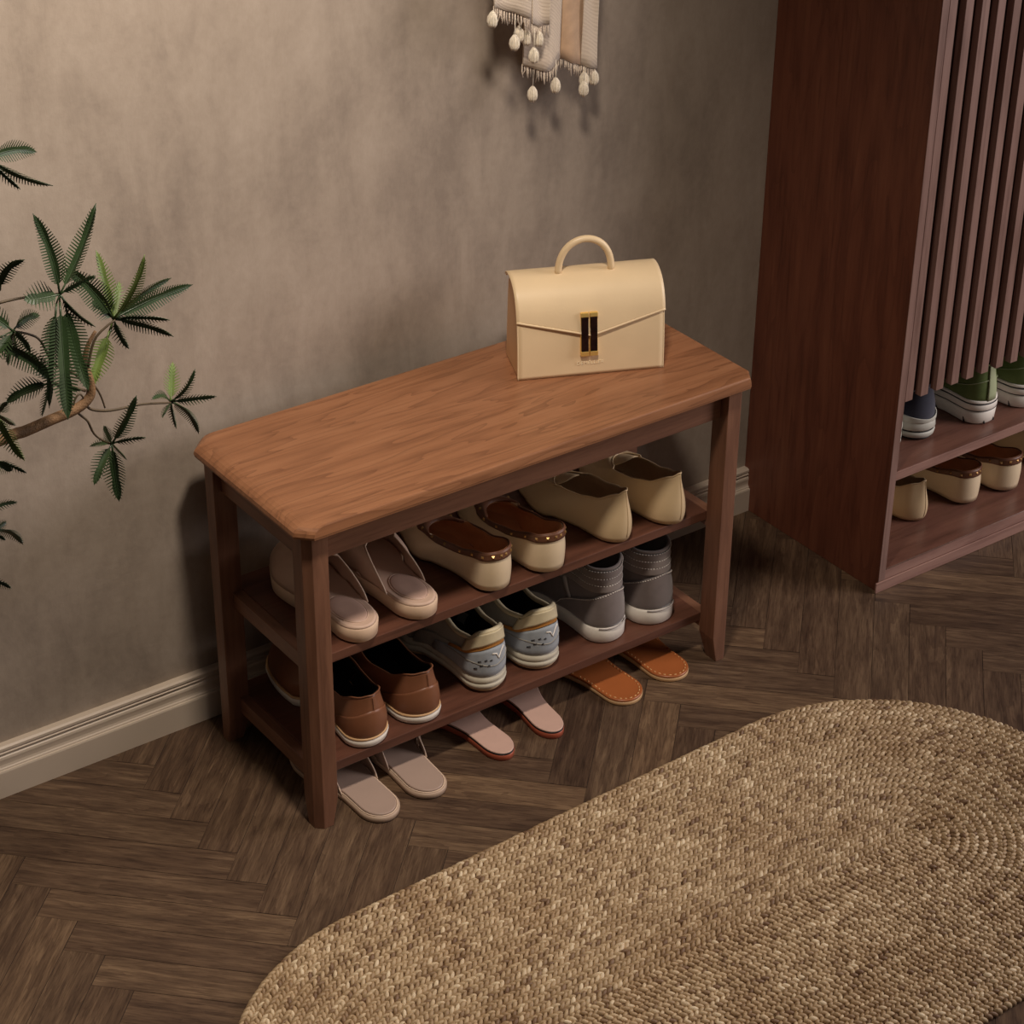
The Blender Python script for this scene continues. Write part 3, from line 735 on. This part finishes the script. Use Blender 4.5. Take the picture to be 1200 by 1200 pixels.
GC = 'shoes on the lower cabinet shelves'
zc1, zc2 = .0405+EP, .2280+EP
lc = loafer(shoe_root('leather_flat', 1.188, -.264, zc1, 0, 'beige pointed flat on the bottom cabinet shelf, mostly hidden behind the side panel', 'shoe', GC), -1, 'beige')
lb = loafer(shoe_root('leather_flat', 1.297, -.270, zc1, 4, 'beige pointed flat standing alone at the left of the bottom cabinet shelf', 'shoe', GC), 1, 'beige')
lb.scale.z = lc.scale.z = .88
def again(src, x, y, z, deg, label, group):
    c = copy_tree(src); c.location = (x, y, z); c.rotation_euler = (0, 0, math.radians(deg)); c['label'] = label; c['group'] = group; return c
again(st1, 1.414, -.280, zc1, 7, 'cream studded flat on the bottom cabinet shelf, the left shoe of the pair', GC)
again(st2, 1.506, -.290, zc1, 4, 'cream studded flat on the bottom cabinet shelf, the right shoe of the pair', GC)
again(lo1, 1.640, -.280, zc1, 6, 'pale pointed flat at the right edge of the photo on the bottom cabinet shelf', GC)
navy_runner(shoe_root('running_shoe', 1.172, -.296, zc2, -5, 'navy running shoe on the cabinet shelf, only its pale sole edge showing past the panel', 'shoe', GC), -1)
navy_runner(shoe_root('running_shoe', 1.254, -.296, zc2, -5, 'navy running shoe with pale grey heel on the cabinet shelf under the slats', 'shoe', GC), 1)
platform_sneaker(shoe_root('platform_sneaker', 1.385, -.313, zc2, 4, 'olive green platform sneaker on the cabinet shelf with its pale heel strip in view', 'shoe', GC), -1)
platform_sneaker(shoe_root('platform_sneaker', 1.496, -.318, zc2, 3, 'olive green platform sneaker cut by the right edge of the photo', 'shoe', GC), 1)

# ------------------------------------------------------------------ handbag
bu = Vector((.91834, -.39580, 0)); bv = Vector((.39580, .91834, 0))
bag = empty('handbag', (.4893, -.1708, H+EP), math.atan2(bu.y, bu.x), label='cream leather handbag with a top handle standing on the bench', cat='handbag')
BW = .2249
front0 = [(0, 0), (.0015, .03), (.004, .06), (.0085, .09), (.0135, .108), (.022, .123), (.034, .1335), (.050, .1395), (.066, .1405), (.079, .138)]
def cr2(P, n=4):
    out = []
    for i in range(len(P)-1):
        p = [P[max(0, i-1)], P[i], P[i+1], P[min(len(P)-1, i+2)]]
        for k in range(n):
            t = k/n; out.append(tuple(.5*((2*p[1][a])+(p[2][a]-p[0][a])*t+(2*p[0][a]-5*p[1][a]+4*p[2][a]-p[3][a])*t*t+(3*p[1][a]-p[0][a]-3*p[2][a]+p[3][a])*t**3) for a in (0, 1)))
    return out+[P[-1]]
front = cr2(front0)
back = [(.083, .12), (.089, .06), (.094, 0)]
def prof_d(z):
    for (a, za), (c, zc) in zip(front, front[1:]):
        if za <= z <= zc: return a+(c-a)*(z-za)/(zc-za)
    return front[-1][0]
b = MB(); loop = front+back; n = len(loop)
ins = .004
b.rings([[(x, d, z+.0) for d, z in [(d*.97+.0015, z*.985+.0008) for d, z in loop]] for x in (ins, BW-ins)], smooth=False)
body = b.build('body', M['bag'], bag, bevel=.002)
for x in (ins-.0012, BW-ins+.0002):    # gussets, slightly hollow
    b = MB(); pts = [(d*.90+.005, z*.95+.001) for d, z in loop]
    cxm = sum(p[0] for p in pts)/len(pts); czm = sum(p[1] for p in pts)/len(pts)
    sgn = 1 if x < .1 else -1
    b.rings([[(x, d, z) for d, z in pts], [(x+.001, d, z) for d, z in pts]], smooth=False); b.build('gusset', M['bag_side'], bag, bevel=.0004)
# front panel and flap: sheets that follow the front profile
def zV(u):   # flap hem
    c = .50
    return .062+(.028)*abs(u-c)/c if u < c else .062+.030*(u-c)/(1-c)
def sheet(name, mat, zlo, zhi, off, thick, ds=24, xs=26, both=False):
    b = MB(); rows = []
    for i in range(ds+1):
        row = []
        for j in range(xs+1):
            u = j/xs; x = BW*u; lo = zlo(u); 
            z = lo+(zhi-lo)*i/ds; row.append((x, prof_d(z)-off, z))
        rows.append(row)
    b.grid(rows); return b.build(name, mat, bag, solid=thick)
sheet('front_panel', M['bag'], lambda u: .0008, .11, .0012, .001)
def arc_pts():
    # profile by arc length from z=0 up over the top to the back edge
    return front+[(.0825, .134)]
AP = arc_pts(); cum = [0]
for a, c in zip(AP, AP[1:]): cum.append(cum[-1]+math.hypot(c[0]-a[0], c[1]-a[1]))
def prof_s(sv):
    for i in range(len(AP)-1):
        if sv <= cum[i+1]+1e-9:
            t = (sv-cum[i])/(cum[i+1]-cum[i]); return (AP[i][0]+(AP[i+1][0]-AP[i][0])*t, AP[i][1]+(AP[i+1][1]-AP[i][1])*t)
    return AP[-1]
def nrm_s(sv):
    a = prof_s(max(0, sv-.003)); c = prof_s(min(cum[-1], sv+.003)); v = Vector((c[0]-a[0], c[1]-a[1])).normalized(); return Vector((-v.y, v.x))
b = MB(); rows = []; hem = []
for i in range(41):
    row = []
    for j in range(41):
        u = j/40; s0 = zV(u)+.002; sv = s0+(cum[-1]-s0)*i/40; d, z = prof_s(sv); nn = nrm_s(sv); o = .0028+.0022*max(0, 1-i/14)*(1-abs(2*u-1))
        row.append((BW*(-.004+1.008*u), d+nn.x*o, z+nn.y*o))
    rows.append(row)
    if i == 0: hem = row
b.grid(rows); b.build('flap', M['bag'], bag, solid=.0018)
b = MB(); b.tube([(p[0], p[1]-.0012, p[2]) for p in hem], .0019, 8); b.build('flap_piping', M['bag'], bag)
for x in (.0012, BW-.0012):
    b = MB(); pp = [prof_s(cum[-1]*k/40) for k in range(41)]; nnn = [nrm_s(cum[-1]*k/40) for k in range(41)]
    b.tube([(x, p[0]+q.x*.0012, p[1]+q.y*.0012) for p, q in zip(pp, nnn)], .0013, 8); b.build('edge_piping', M['bag'], bag)
# handle
b = MB(); hx, hw, hz = .113, .0405, .056
hp = [(hx-hw*math.cos(PI*k/24), .054, .1395+hz*(math.sin(PI*k/24)**.8 if 0 < k < 24 else 0)) for k in range(25)]
hd = b.tube(hp, .0053, 14); b.build('handle', M['bag'], bag)
for sx in (-1, 1):
    b = MB(); b.tube([(hx+sx*hw, .054, .1395), (hx+sx*hw, .054, .1445)], .0063, 14); b.build('handle_loop', M['bag'], bag)
# clasp: two dark bars with gold caps on a gold frame
cl = empty('clasp', (0, 0, 0)); cl.parent = bag
for k, xc in enumerate((.1015, .1152)):
    za, zb = .0345, .0990; ya = prof_d(.065)-.006
    tilt = lambda z: prof_d(z)-.0085
    def bar(name, z0, z1, w, dy, mat, ww=0):
        b = MB(); rings = []
        for z in (z0, z1):
            y = tilt(z); rings.append([(xc-w, y-dy, z), (xc+w, y-dy, z), (xc+w, y+.006, z), (xc-w, y+.006, z)])
        b.rings(rings, smooth=False); return b.build(name, mat, cl, bevel=.0006)
    bar('gold_frame', za-.0004, zb+.0004, .0061, -.0008, M['gold'])
    bar('dark_inlay', za+.006, zb-.006, .0054, .0006, M['tort'])
    bar('gold_cap', za-.001, za+.0062, .0062, .001, M['gold'])
    bar('gold_cap', zb-.0052, zb+.001, .0062, .001, M['gold'])
# lettering under the clasp
cu = bpy.data.curves.new('lettering', 'FONT'); cu.body = 'DEMELLIER'; cu.size = .0076; cu.align_x = 'CENTER'; cu.extrude = .0002; cu.space_character = 1.15
tmp = bpy.data.objects.new('tmp', cu); COL.objects.link(tmp)
dg = bpy.context.evaluated_depsgraph_get(); me = bpy.data.meshes.new_from_object(tmp.evaluated_get(dg)); bpy.data.objects.remove(tmp)
me.materials.clear(); me.materials.append(M['gold_print']); le = bpy.data.objects.new('lettering', me); COL.objects.link(le); le.parent = bag
le.location = (.111, prof_d(.02)-.0030, .0175); le.rotation_euler = (PI/2, 0, 0)
for x in (.02, BW-.02):
    for d in (.012, .08):
        pass

# ------------------------------------------------------------------ scarf on the wall
hook = empty('wall_hook', (.625, 0, 1.42), label='brass wall hook above the bench that carries the fringed scarf', cat='hook')
b = MB(); b.tube([(0, .0, 0), (0, -.012, 0)], .018, 20); b.build('back_plate', M['brass'], hook)
b = MB(); b.tube([(0, -.01, 0), (0, -.06, 0), (0, -.085, .012), (0, -.095, .035)], [.007, .007, .007, .009], 12); b.build('peg', M['brass'], hook)
scarf = empty('fringed_scarf', (.625, -.05, 1.42), label='beige woven scarf with fringe and cream tassels hanging on the wall above the bench', cat='scarf')
SC = scarf.location
def panel(name, pxa, pxb, bot, Y, fold, nf, mat, ztop=1.433, seedv=0, thick=.0022, topx=(-.02, .02)):
    """hanging cloth: bottom edge given by photo points (px,py) at distance Y from the wall"""
    cols = 36; rows_ = 30; rr = random.Random(seedv); ph = rr.uniform(0, 6)
    rows = []; bottom = []
    for i in range(rows_+1):
        v = i/rows_; row = []
        for j in range(cols+1):
            u = j/cols; px = pxa+(pxb-pxa)*u
            py = interp([(0, bot[0]), (.5, bot[1]), (1, bot[2])], u)
            P = at(px, py, Y); z = P.z+(ztop-P.z)*v
            pinch = sm(max(0, (z-1.10)/(ztop-1.10)))
            xt = SC.x+topx[0]+(topx[1]-topx[0])*u
            x = P.x+(xt-P.x)*pinch
            y = Y+fold*math.sin(ph+u*nf*PI*2)*(1-.6*pinch)+.002*math.sin(z*23+u*5)
            y = min(-.006, y+(-.055-y)*pinch)
            row.append((x-SC.x, y-SC.y, z-SC.z))
        rows.append(row)
        if i == 0: bottom = row
    b = MB(); b.grid(rows); o = b.build(name, mat, scarf, solid=thick)
    # fringe
    f = MB()
    for k in range(int((abs(pxb-pxa))*.55)):
        u = (k+.5)/int(abs(pxb-pxa)*.55); j = min(cols, int(u*cols)); p = Vector(bottom[j])
        ln = rr.uniform(.014, .021)
        f.tube([p+Vector((0, 0, .002)), p+Vector((rr.uniform(-.001, .001), rr.uniform(-.001, .001), -ln*.5)), p+Vector((rr.uniform(-.0025, .0025), rr.uniform(-.002, .002), -ln))], [.0007, .0011, .0005], 5)
    f.build('fringe', M['scarf'], o)
    return o
pA = panel('cloth_panel', 579, 619, (9, 14, 20), -.085, .004, .7, M['scarf'], seedv=1, topx=(-.03, -.008))
pB = panel('cloth_panel', 621, 644, (27, 31, 28), -.085, .003, .6, M['scarf'], seedv=2, topx=(-.012, .005))
pC = panel('cloth_panel', 615, 656, (78, 82, 69), -.055, .006, .8, M['scarf'], seedv=3, topx=(-.02, .01))
pD = panel('cloth_panel', 682, 698, (76, 79, 79), -.052, .003, .5, M['scarf'], seedv=4, topx=(.012, .025))
pE = panel('tan_fold', 655, 684, (67, 73, 77), -.048, .004, .5, M['scarf_tan'], seedv=5, topx=(.0, .014))
def tassel(px, py, pyt, Y, s=1.0):
    """pom of yarn under a string that comes down from the hem"""
    P = at(px, py, Y)-SC; T_ = at(px+.5, pyt, Y)-SC
    b = MB(); rr = random.Random(int(px*7+py)); 
    n = 22
    for k in range(n):
        a = 2*PI*k/n; r = (.0062 if k % 2 else .0050)*s; ez = rr.uniform(-.0015, .0015)
        ring = [(.15, .0098), (.45, .0072), (.85, .0030), (1.0, -.0025), (.88, -.0075), (.62, -.0110)]
        b.tube([P+Vector((math.cos(a)*r*f, math.sin(a)*r*f, z*s+(ez if z < -.01 else 0))) for f, z in ring], [.0006*s, .0009*s, .0012*s, .0012*s, .0010*s, .0004*s], 5)
    b.tube([P+Vector((0, 0, .009*s)), P+Vector((0, 0, .001*s)), P+Vector((0, 0, -.007*s))], [.001*s, .0042*s, .002*s], 8)
    o = b.build('tassel', M['tassel'], scarf)
    c = MB(); c.tube([P+Vector((0, 0, .008*s)), (P+T_)/2+Vector((.0005, 0, 0)), T_], .0007, 5); c.build('cord', M['tassel'], o)
for a in ((577, 22, 12, -.09), (603, 49, 18, -.093, 1.2), (625.5, 64, 33, -.093), (624, 109, 84, -.06), (651, 99, 70, -.06), (684, 103, 78, -.06), (684.5, 92, 76, -.05), (696, 90, 78, -.052), (608, 39, 20, -.075), (617, 43, 24, -.072), (631, 44, 32, -.078)):
    tassel(*a[:4], s=1.08)

# ------------------------------------------------------------------ potted plant (pot stands outside the picture, left)
PY = -.46
plant = empty('potted_tree', (-.86, -.46, 0), label='potted tree with feathery dark green leaves reaching in from the left', cat='plant')
PL = plant.location
b = MB(); prof_ = [(.0, .0), (.10, 0), (.135, .05), (.15, .14), (.14, .23), (.125, .262), (.115, .262), (.125, .235), (.0, .235)]
b.rings([[(r*math.cos(2*PI*k/40), r*math.sin(2*PI*k/40), z) for k in range(40)] for r, z in prof_[1:8]], True, True); b.build('pot', M['pot'], plant)
b = MB(); b.rings([[(.124*math.cos(2*PI*k/40), .124*math.sin(2*PI*k/40), z) for k in range(40)] for z in (.225, .246)]); b.build('soil', M['soil'], plant)
def L_(p): return Vector(p)-PL
def pt(px, py, dy=0): return L_(at(px, py, PY+dy))
b = MB()
trunk = [Vector((0, 0, .235)), Vector((.015, .0, .40)), Vector((.05, .0, .60)), Vector((.14, 0, .76)), Vector((.28, 0, .81))]
arm = [pt(0, 516), pt(30, 505), pt(60, 492), pt(82, 483), pt(97, 474), pt(106, 463), pt(106, 450), pt(103, 438), pt(99, 425, .01), pt(103, 405, .01), pt(112, 388, .01)]
path = trunk+arm; rad = [.016, .013, .011, .009, .0075, .0068, .0066, .0064, .0062, .0060, .0055, .0050, .0046, .0036, .0026, .0018]
# resample smoothly
def catmull(P, n=5):
    out = []
    for i in range(len(P)-1):
        p0, p1, p2, p3 = P[max(0, i-1)], P[i], P[i+1], P[min(len(P)-1, i+2)]
        for k in range(n):
            t = k/n; out.append(.5*((2*p1)+(p2-p0)*t+(2*p0-5*p1+4*p2-p3)*t*t+(3*p1-p0-3*p2+p3)*t**3))
    return out+[P[-1]]
PP = catmull(path); RR = []
for i in range(len(rad)-1):
    for k in range(5): RR.append(rad[i]+(rad[i+1]-rad[i])*k/5)
RR.append(rad[-1]); b.tube(PP, RR, 10); b.build('branch', M['bark'], plant)
# second stem that rises outside the frame and feeds the upper leaves
b = MB(); st = catmull([Vector((.01, 0, .36)), Vector((.03, .01, .65)), Vector((.10, .02, .95)), Vector((.22, .02, 1.13)), pt(-40, 200), pt(-12, 186)]); b.tube(st, [.010-.0075*i/len(st) for i in range(len(st))], 8); b.build('branch', M['bark'], plant)
def twig(pts, r=.0014):
    b = MB(); q = catmull(pts, 4); b.tube(q, [r*(1.25-.5*i/len(q)) for i in range(len(q))], 6); b.build('twig', M['twig'], plant)
def leaf_into(mb, A, Bp, width, sag, roll, nteeth=17, fold=.35, curl=0.0):
    """feathery leaf: midrib strip plus narrow teeth on both sides, between world-ish points A and Bp"""
    A = Vector(A); Bp = Vector(Bp); ax = Bp-A; Ln = ax.length; ax.normalize()
    side = ax.cross(FACE); side = side.normalized() if side.length > 1e-4 else ax.orthogonal().normalized()
    width *= 1.22; side = Matrix.Rotation(roll, 3, ax) @ side; nrm = side.cross(ax).normalized()
    bendv = Vector((0, 0, -1)) - ax*ax.dot(Vector((0, 0, -1)))
    bendv = bendv.normalized() if bendv.length > .05 else nrm
    def C(t): return A+ax*Ln*t+bendv*sag*Ln*(t*(1-t)*-4*.5 + (t**3)*.6*0)+nrm*curl*Ln*t*t
    def wd(t):
        if t < .10: return 0
        q = (t-.10)/.90
        return width*(math.sin(PI*min(1, q**.62))**.8)*(1-.15*q)
    # midrib
    mb.tube([C(k/10) for k in range(11)], [.0009*(1-.8*k/10)*1.2 for k in range(11)], 4)
    for sg in (-1, 1):
        for k in range(nteeth):
            t0 = .11+.80*k/nteeth; dt = .80/nteeth
            t1 = t0+dt*.74; tm = t0+dt*1.9
            w = wd(t0+dt*.5)
            if w < .0006: continue
            a, c = C(t0), C(t1); up = nrm*fold*w
            o = C(min(1, tm))+side*sg*w+up; o2 = C(min(1, tm-.012))+side*sg*w*.97+up
            mida = a+(o2-a)*.55+side*sg*0; midc = c+(o-c)*.55
            mb.add([a, c, midc, mida, o, o2], [(0, 1, 2, 3), (3, 2, 4, 5)], False)
        # solid core of the blade near the rib
        rows = [[C(.1+.9*k/14) for k in range(15)], [C(.1+.9*k/14)+side*sg*wd(.1+.9*k/14)*(.34 if k < 9 else .34+.13*(k-8))+nrm*fold*.3*wd(.1+.9*k/14) for k in range(15)]]
        mb.grid(rows, False)
FACE = -FWD
rl = random.Random(11)
def whorl(hub, leaves, dy=0, hubdy=0, light=()):
    """hub pixel and list of (tip px, tip py, width m, sag, roll, start offset 0..1)"""
    b0 = MB(); b1 = MB(); hp = pt(hub[0], hub[1], dy)
    for k_, lf in enumerate(leaves):
        b = b1 if k_ in light else b0
        tx, ty, w, sg, ro = lf[:5]; d = lf[5] if len(lf) > 5 else rl.uniform(-.03, .03)
        A = hp if len(lf) < 8 else pt(lf[6], lf[7], dy)
        if len(lf) >= 8: b.tube([hp, A], .0008, 4)
        leaf_into(b, A, pt(tx, ty, dy+d), w, sg, ro, nteeth=max(9, int((Vector(A)-pt(tx, ty, dy+d)).length/.0042)), curl=rl.uniform(-.08, .08))
    b0.build('leaf_cluster', M['leaf'], plant, solid=.0003)
    if light: tag(b1.build('leaf_cluster', M['leaf_light'], plant, solid=.0003), 'pale yellow-green leaves')
twig([pt(-25, 362), pt(20, 350), pt(70, 344)]); 
whorl((70, 345), [(38, 250, .011, .10, .5), (112, 238, .012, -.10, -.5), (28, 352, .016, -.05, .2), (112, 383, .010, -.12, 1.0), (80, 492, .017, .0, -.1, -.06, 70, 354), (62, 478, .013, .06, .6, -.03, 66, 356), (104, 458, .014, -.12, -.2, -.05, 76, 354), (113, 325, .008, .1, .9)], dy=-.02)
twig([pt(103, 430), pt(110, 400), pt(122, 385), pt(135, 375)])
whorl((133, 374), [(111, 293, .010, .05, .7), (166, 294, .009, -.12, .9), (199, 325, .009, .1, 1.0), (229, 335, .011, .08, .6), (199, 375, .008, .1, 1.0), (203, 397, .009, .12, .8), (149, 410, .010, -.05, .7), (76, 314, .014, .1, .1), (140, 330, .009, 0, .6), (108, 352, .013, .1, .2), (160, 352, .008, .05, .8), (104, 455, .014, -.06, .1, -.02, 128, 388), (120, 440, .008, .1, .9, 0, 130, 386)], dy=.02, light=(0, 1, 8, 11))
twig([pt(104, 455), pt(90, 440), pt(80, 434), pt(62, 425), pt(48, 400), pt(35, 392), pt(15, 388)], .0016)
whorl((15, 388), [(44, 370, .009, .2, .7), (-30, 360, .011, .1, .3), (-22, 430, .012, -.1, .1), (37, 412, .009, .25, .5), (62, 444, .013, .12, .2, -.02, -10, 400), (8, 428, .009, 0, .5), (24, 420, .008, 0, .8)], dy=-.01)
whorl((0, 340), [(28, 306, .009, .3, .5), (-30, 330, .010, 0, .3)], dy=.0)
twig([pt(100, 458), pt(80, 452), pt(60, 449)])
whorl((60, 449), [(6, 472, .012, .12, .2), (50, 488, .007, .0, .8), (30, 412, .010, .1, .2), (95, 458, .005, 0, .4)], dy=.0)
twig([pt(99, 473), pt(108, 480), pt(130, 481), pt(165, 474), pt(200, 472)], .0015)
whorl((200, 471), [(202, 425, .009, 0, .3), (229, 434, .006, -.15, .8), (254, 467, .007, .06, .7), (232, 512, .008, .22, .6), (206, 502, .006, 0, .7), (191, 490, .005, 0, .7), (177, 469, .006, .25, .6)], dy=.02, light=(0,))
twig([pt(88, 481), pt(95, 487), pt(103, 494), pt(110, 508), pt(120, 516), pt(131, 520)], .0014)
whorl((131, 520), [(160, 464, .009, -.05, .5), (171, 514, .006, .12, .9), (149, 536, .005, 0, .8), (141, 586, .013, -.06, .2), (110, 568, .011, .05, .3), (106, 523, .007, .1, .8), (119, 496, .006, 0, .6)], dy=.0)
twig([pt(105, 446), pt(113, 455), pt(119, 466), pt(123, 478)], .0012)
b = MB(); b.tube(catmull([pt(85, 482), pt(88, 468), pt(94, 462), pt(100, 470)]), .0012, 5); b.build('twig', M['twig'], plant)
twig([pt(-40, 470), pt(-15, 478), pt(0, 484)]); whorl((-4, 484), [(28, 541, .010, -.08, .3), (17, 500, .007, .0, .5), (-30, 520, .01, .1, .3), (8, 470, .007, 0, .8)], dy=-.03, light=(0,))
twig([pt(-40, 530), pt(-5, 540)]); whorl((-5, 540), [(31, 554, .006, .1, .7), (14, 552, .009, 0, .3), (-30, 560, .01, 0, .3)], dy=-.01)
twig([pt(-50, 590), pt(-12, 596)]); whorl((-14, 600), [(19, 588, .006, .2, .7), (-30, 630, .01, 0, .3)], dy=.0)
twig([pt(-50, 620), pt(-8, 622)]); whorl((-8, 622), [(26, 635, .008, .2, .6), (6, 633, .006, 0, .6), (6, 612, .006, 0, .6)], dy=.0)
whorl((-16, 680), [(14, 688, .007, .2, .6)], dy=.0); twig([pt(-60, 640), pt(-40, 672), pt(-16, 680)])
twig([pt(-60, 560), pt(-70, 600), pt(-60, 640)]); 
b = MB(); b.tube(catmull([Vector((.05, 0, .60)), pt(-90, 600), pt(-50, 590)]), .003, 6); b.build('twig', M['twig'], plant)
b = MB(); b.tube(catmull([Vector((.09, 0, .70)), pt(-80, 560), pt(-40, 530)]), .003, 6); b.build('twig', M['twig'], plant)
b = MB(); b.tube(catmull([Vector((.14, 0, .76)), pt(-70, 490), pt(-40, 470)]), .003, 6); b.build('twig', M['twig'], plant)
whorl((-14, 186), [(42, 178, .010, .16, .5), (62, 222, .007, -.08, .8), (26, 220, .007, -.06, .8), (-30, 240, .01, 0, .3)], dy=.0)
twig([pt(-60, 300), pt(-20, 338), pt(0, 340)])
b = MB(); b.tube(catmull([Vector((.22, .02, 1.13)), pt(-120, 320), pt(-60, 330), pt(-25, 362)]), .003, 6); b.build('twig', M['twig'], plant)
b = MB(); b.tube(catmull([Vector((.22, .02, 1.13)), pt(-90, 300), pt(-60, 300)]), .003, 6); b.build('twig', M['twig'], plant)

# ------------------------------------------------------------------ rug: braided stitches laid in stadium rings
def make_rug():
    ca, cb_, R0 = Vector((-.045, -.864)), Vector((.695, -.846)), .329
    ax = (cb_-ca); D = ax.length; ax.normalize(); ay = Vector((-ax.y, ax.x))
    nr = 50; rw = R0/nr
    nl, ns = 6, 7   # lump tessellation: nl along, ns around
    V, Fc, T = [], [], []
    tv = []
    for i in range(nl+1):
        a = PI*i/nl
        for j in range(ns):
            ph = 2*PI*j/ns; tv.append((-math.cos(a), math.sin(a)*math.cos(ph), math.sin(a)*math.sin(ph)))
    tv = np.array(tv); tf = []
    for i in range(nl):
        for j in range(ns): tf.append((i*ns+j, (i+1)*ns+j, (i+1)*ns+(j+1) % ns, i*ns+(j+1) % ns))
    tf = np.array(tf)
    rr = random.Random(5); cnt = 0
    allv, allf, allt = [], [], []
    for k in range(nr):
        r = R0-rw*(k+.5); per = 2*D+2*PI*r; n = max(4, int(per/.0090))
        ph0 = rr.random(); sl = 1 if k % 2 else -1
        shade = rr.gauss(0, .10)
        for i in range(n):
            s = ((i+ph0+rr.uniform(-.1, .1))/n % 1)*per
            if s < D: p = ca+ax*s+ay*r; t = ax; nn = ay
            elif s < D+PI*r:
                a = (s-D)/r; nn = ay*math.cos(a)+ax*math.sin(a); p = cb_+nn*r; t = -ay*math.sin(a)+ax*math.cos(a)
            elif s < 2*D+PI*r: p = cb_-ax*(s-D-PI*r)-ay*r; t = -ax; nn = -ay
            else:
                a = (s-2*D-PI*r)/r; nn = -ay*math.cos(a)-ax*math.sin(a); p = ca+nn*r; t = ay*math.sin(a)-ax*math.cos(a)
            if p.y > -1e9:
                an = sl*(.62+rr.uniform(-.12, .12)); ca_, sa = math.cos(an), math.sin(an)
                d1 = t*ca_+nn*sa; d2 = -t*sa+nn*ca_
                la, lb, lc =   .0068*rr.uniform(.88, 1.1), .0034*rr.uniform(.88, 1.12), .0052*rr.uniform(.85, 1.15)
                X = np.outer(tv[:, 0]*la, (d1.x, d1.y, 0))+np.outer(tv[:, 1]*lb, (d2.x, d2.y, 0))+np.outer(tv[:, 2]*lc, (0, 0, 1))
                X[:, 2] += tv[:, 0]*.0024   # each strand dives under the next one
                X += np.array((p.x, p.y, .0062+rr.uniform(-.0004, .0004)))
                allv.append(X); allf.append(tf+cnt*len(tv)); allt.append(min(1, max(0, rr.gauss(.5+shade*.5, .24)))); cnt += 1
    V = np.concatenate(allv); Fq = np.concatenate(allf)
    nb = len(V)
    # woven base under the stitches
    ring = []
    m = 96
    for i in range(m):
        a = 2*PI*i/m; c = ca if math.cos(a) < 0 else cb_
        q = c+(ax*math.cos(a)+ay*math.sin(a))*(R0-.003); ring.append((q.x, q.y))
    base = [(x, y, .0006) for x, y in ring]+[(x, y, .0055) for x, y in ring]
    V = np.concatenate([V, np.array(base)])
    me = bpy.data.meshes.new('rug')
    faces = Fq.tolist(); faces += [tuple(nb+m+i for i in range(m)), tuple(nb+i for i in range(m-1, -1, -1))]
    faces += [(nb+i, nb+(i+1) % m, nb+m+(i+1) % m, nb+m+i) for i in range(m)]
    me.from_pydata(V.tolist(), [], faces); me.materials.append(M['jute'])
    me.polygons.foreach_set('use_smooth', [True]*len(faces))
    at2 = me.attributes.new('tone', 'FLOAT', 'FACE'); tt = np.zeros(len(faces), dtype=np.float32)
    tt[:len(Fq)] = np.repeat(np.array(allt), len(tf)); tt[len(Fq):] = 0
    at2.data.foreach_set('value', tt)
    o = bpy.data.objects.new('rug', me); COL.objects.link(o)
    return tag(o, 'oval braided jute rug lying on the herringbone floor', 'rug')
make_rug()

# ------------------------------------------------------------------ light
def look(o, tgt): o.rotation_euler = (Vector(tgt)-Vector(o.location)).to_track_quat('-Z', 'Y').to_euler()
def spot(name, loc, tgt, power, col, size, angle, blend):
    d = bpy.data.lights.new(name, 'SPOT'); d.energy = power; d.color = col; d.shadow_soft_size = size; d.spot_size = math.radians(angle); d.spot_blend = blend
    o = bpy.data.objects.new(name, d); COL.objects.link(o); o.location = loc; look(o, tgt); return o
def area(name, loc, tgt, power, col, size):
    d = bpy.data.lights.new(name, 'AREA'); d.energy = power; d.color = col; d.shape = 'DISK'; d.size = size
    o = bpy.data.objects.new(name, d); COL.objects.link(o); o.location = loc; look(o, tgt); return o
spot('ceiling_spot', (.0, -.88, 2.05), (-.25, -.13, .65), 94, (1, .87, .73), .085, 112, 1.0)
area('side_light', (2.9, -1.9, 1.5), (.9, -.5, .4), 54, (1, .91, .90), 1.5)  # broad light from the right, inferred from the wall shadows; no window known
area('front_fill_light', (-.6, -3.2, 2.6), (.2, -.2, .4), 3.5, (1, .9, .82), 1.6)  # weak fill added from the front, stands for no actual lamp
wd = bpy.data.worlds.new('world'); S.world = wd; wd.use_nodes = True
bg = wd.node_tree.nodes['Background']; bg.inputs[0].default_value = (.9, .8, .72, 1); bg.inputs[1].default_value = .035
S.view_settings.view_transform = 'Standard'; S.view_settings.look = 'None'; S.view_settings.gamma = 1; S.view_settings.exposure = 0
S.view_settings.use_curve_mapping = False
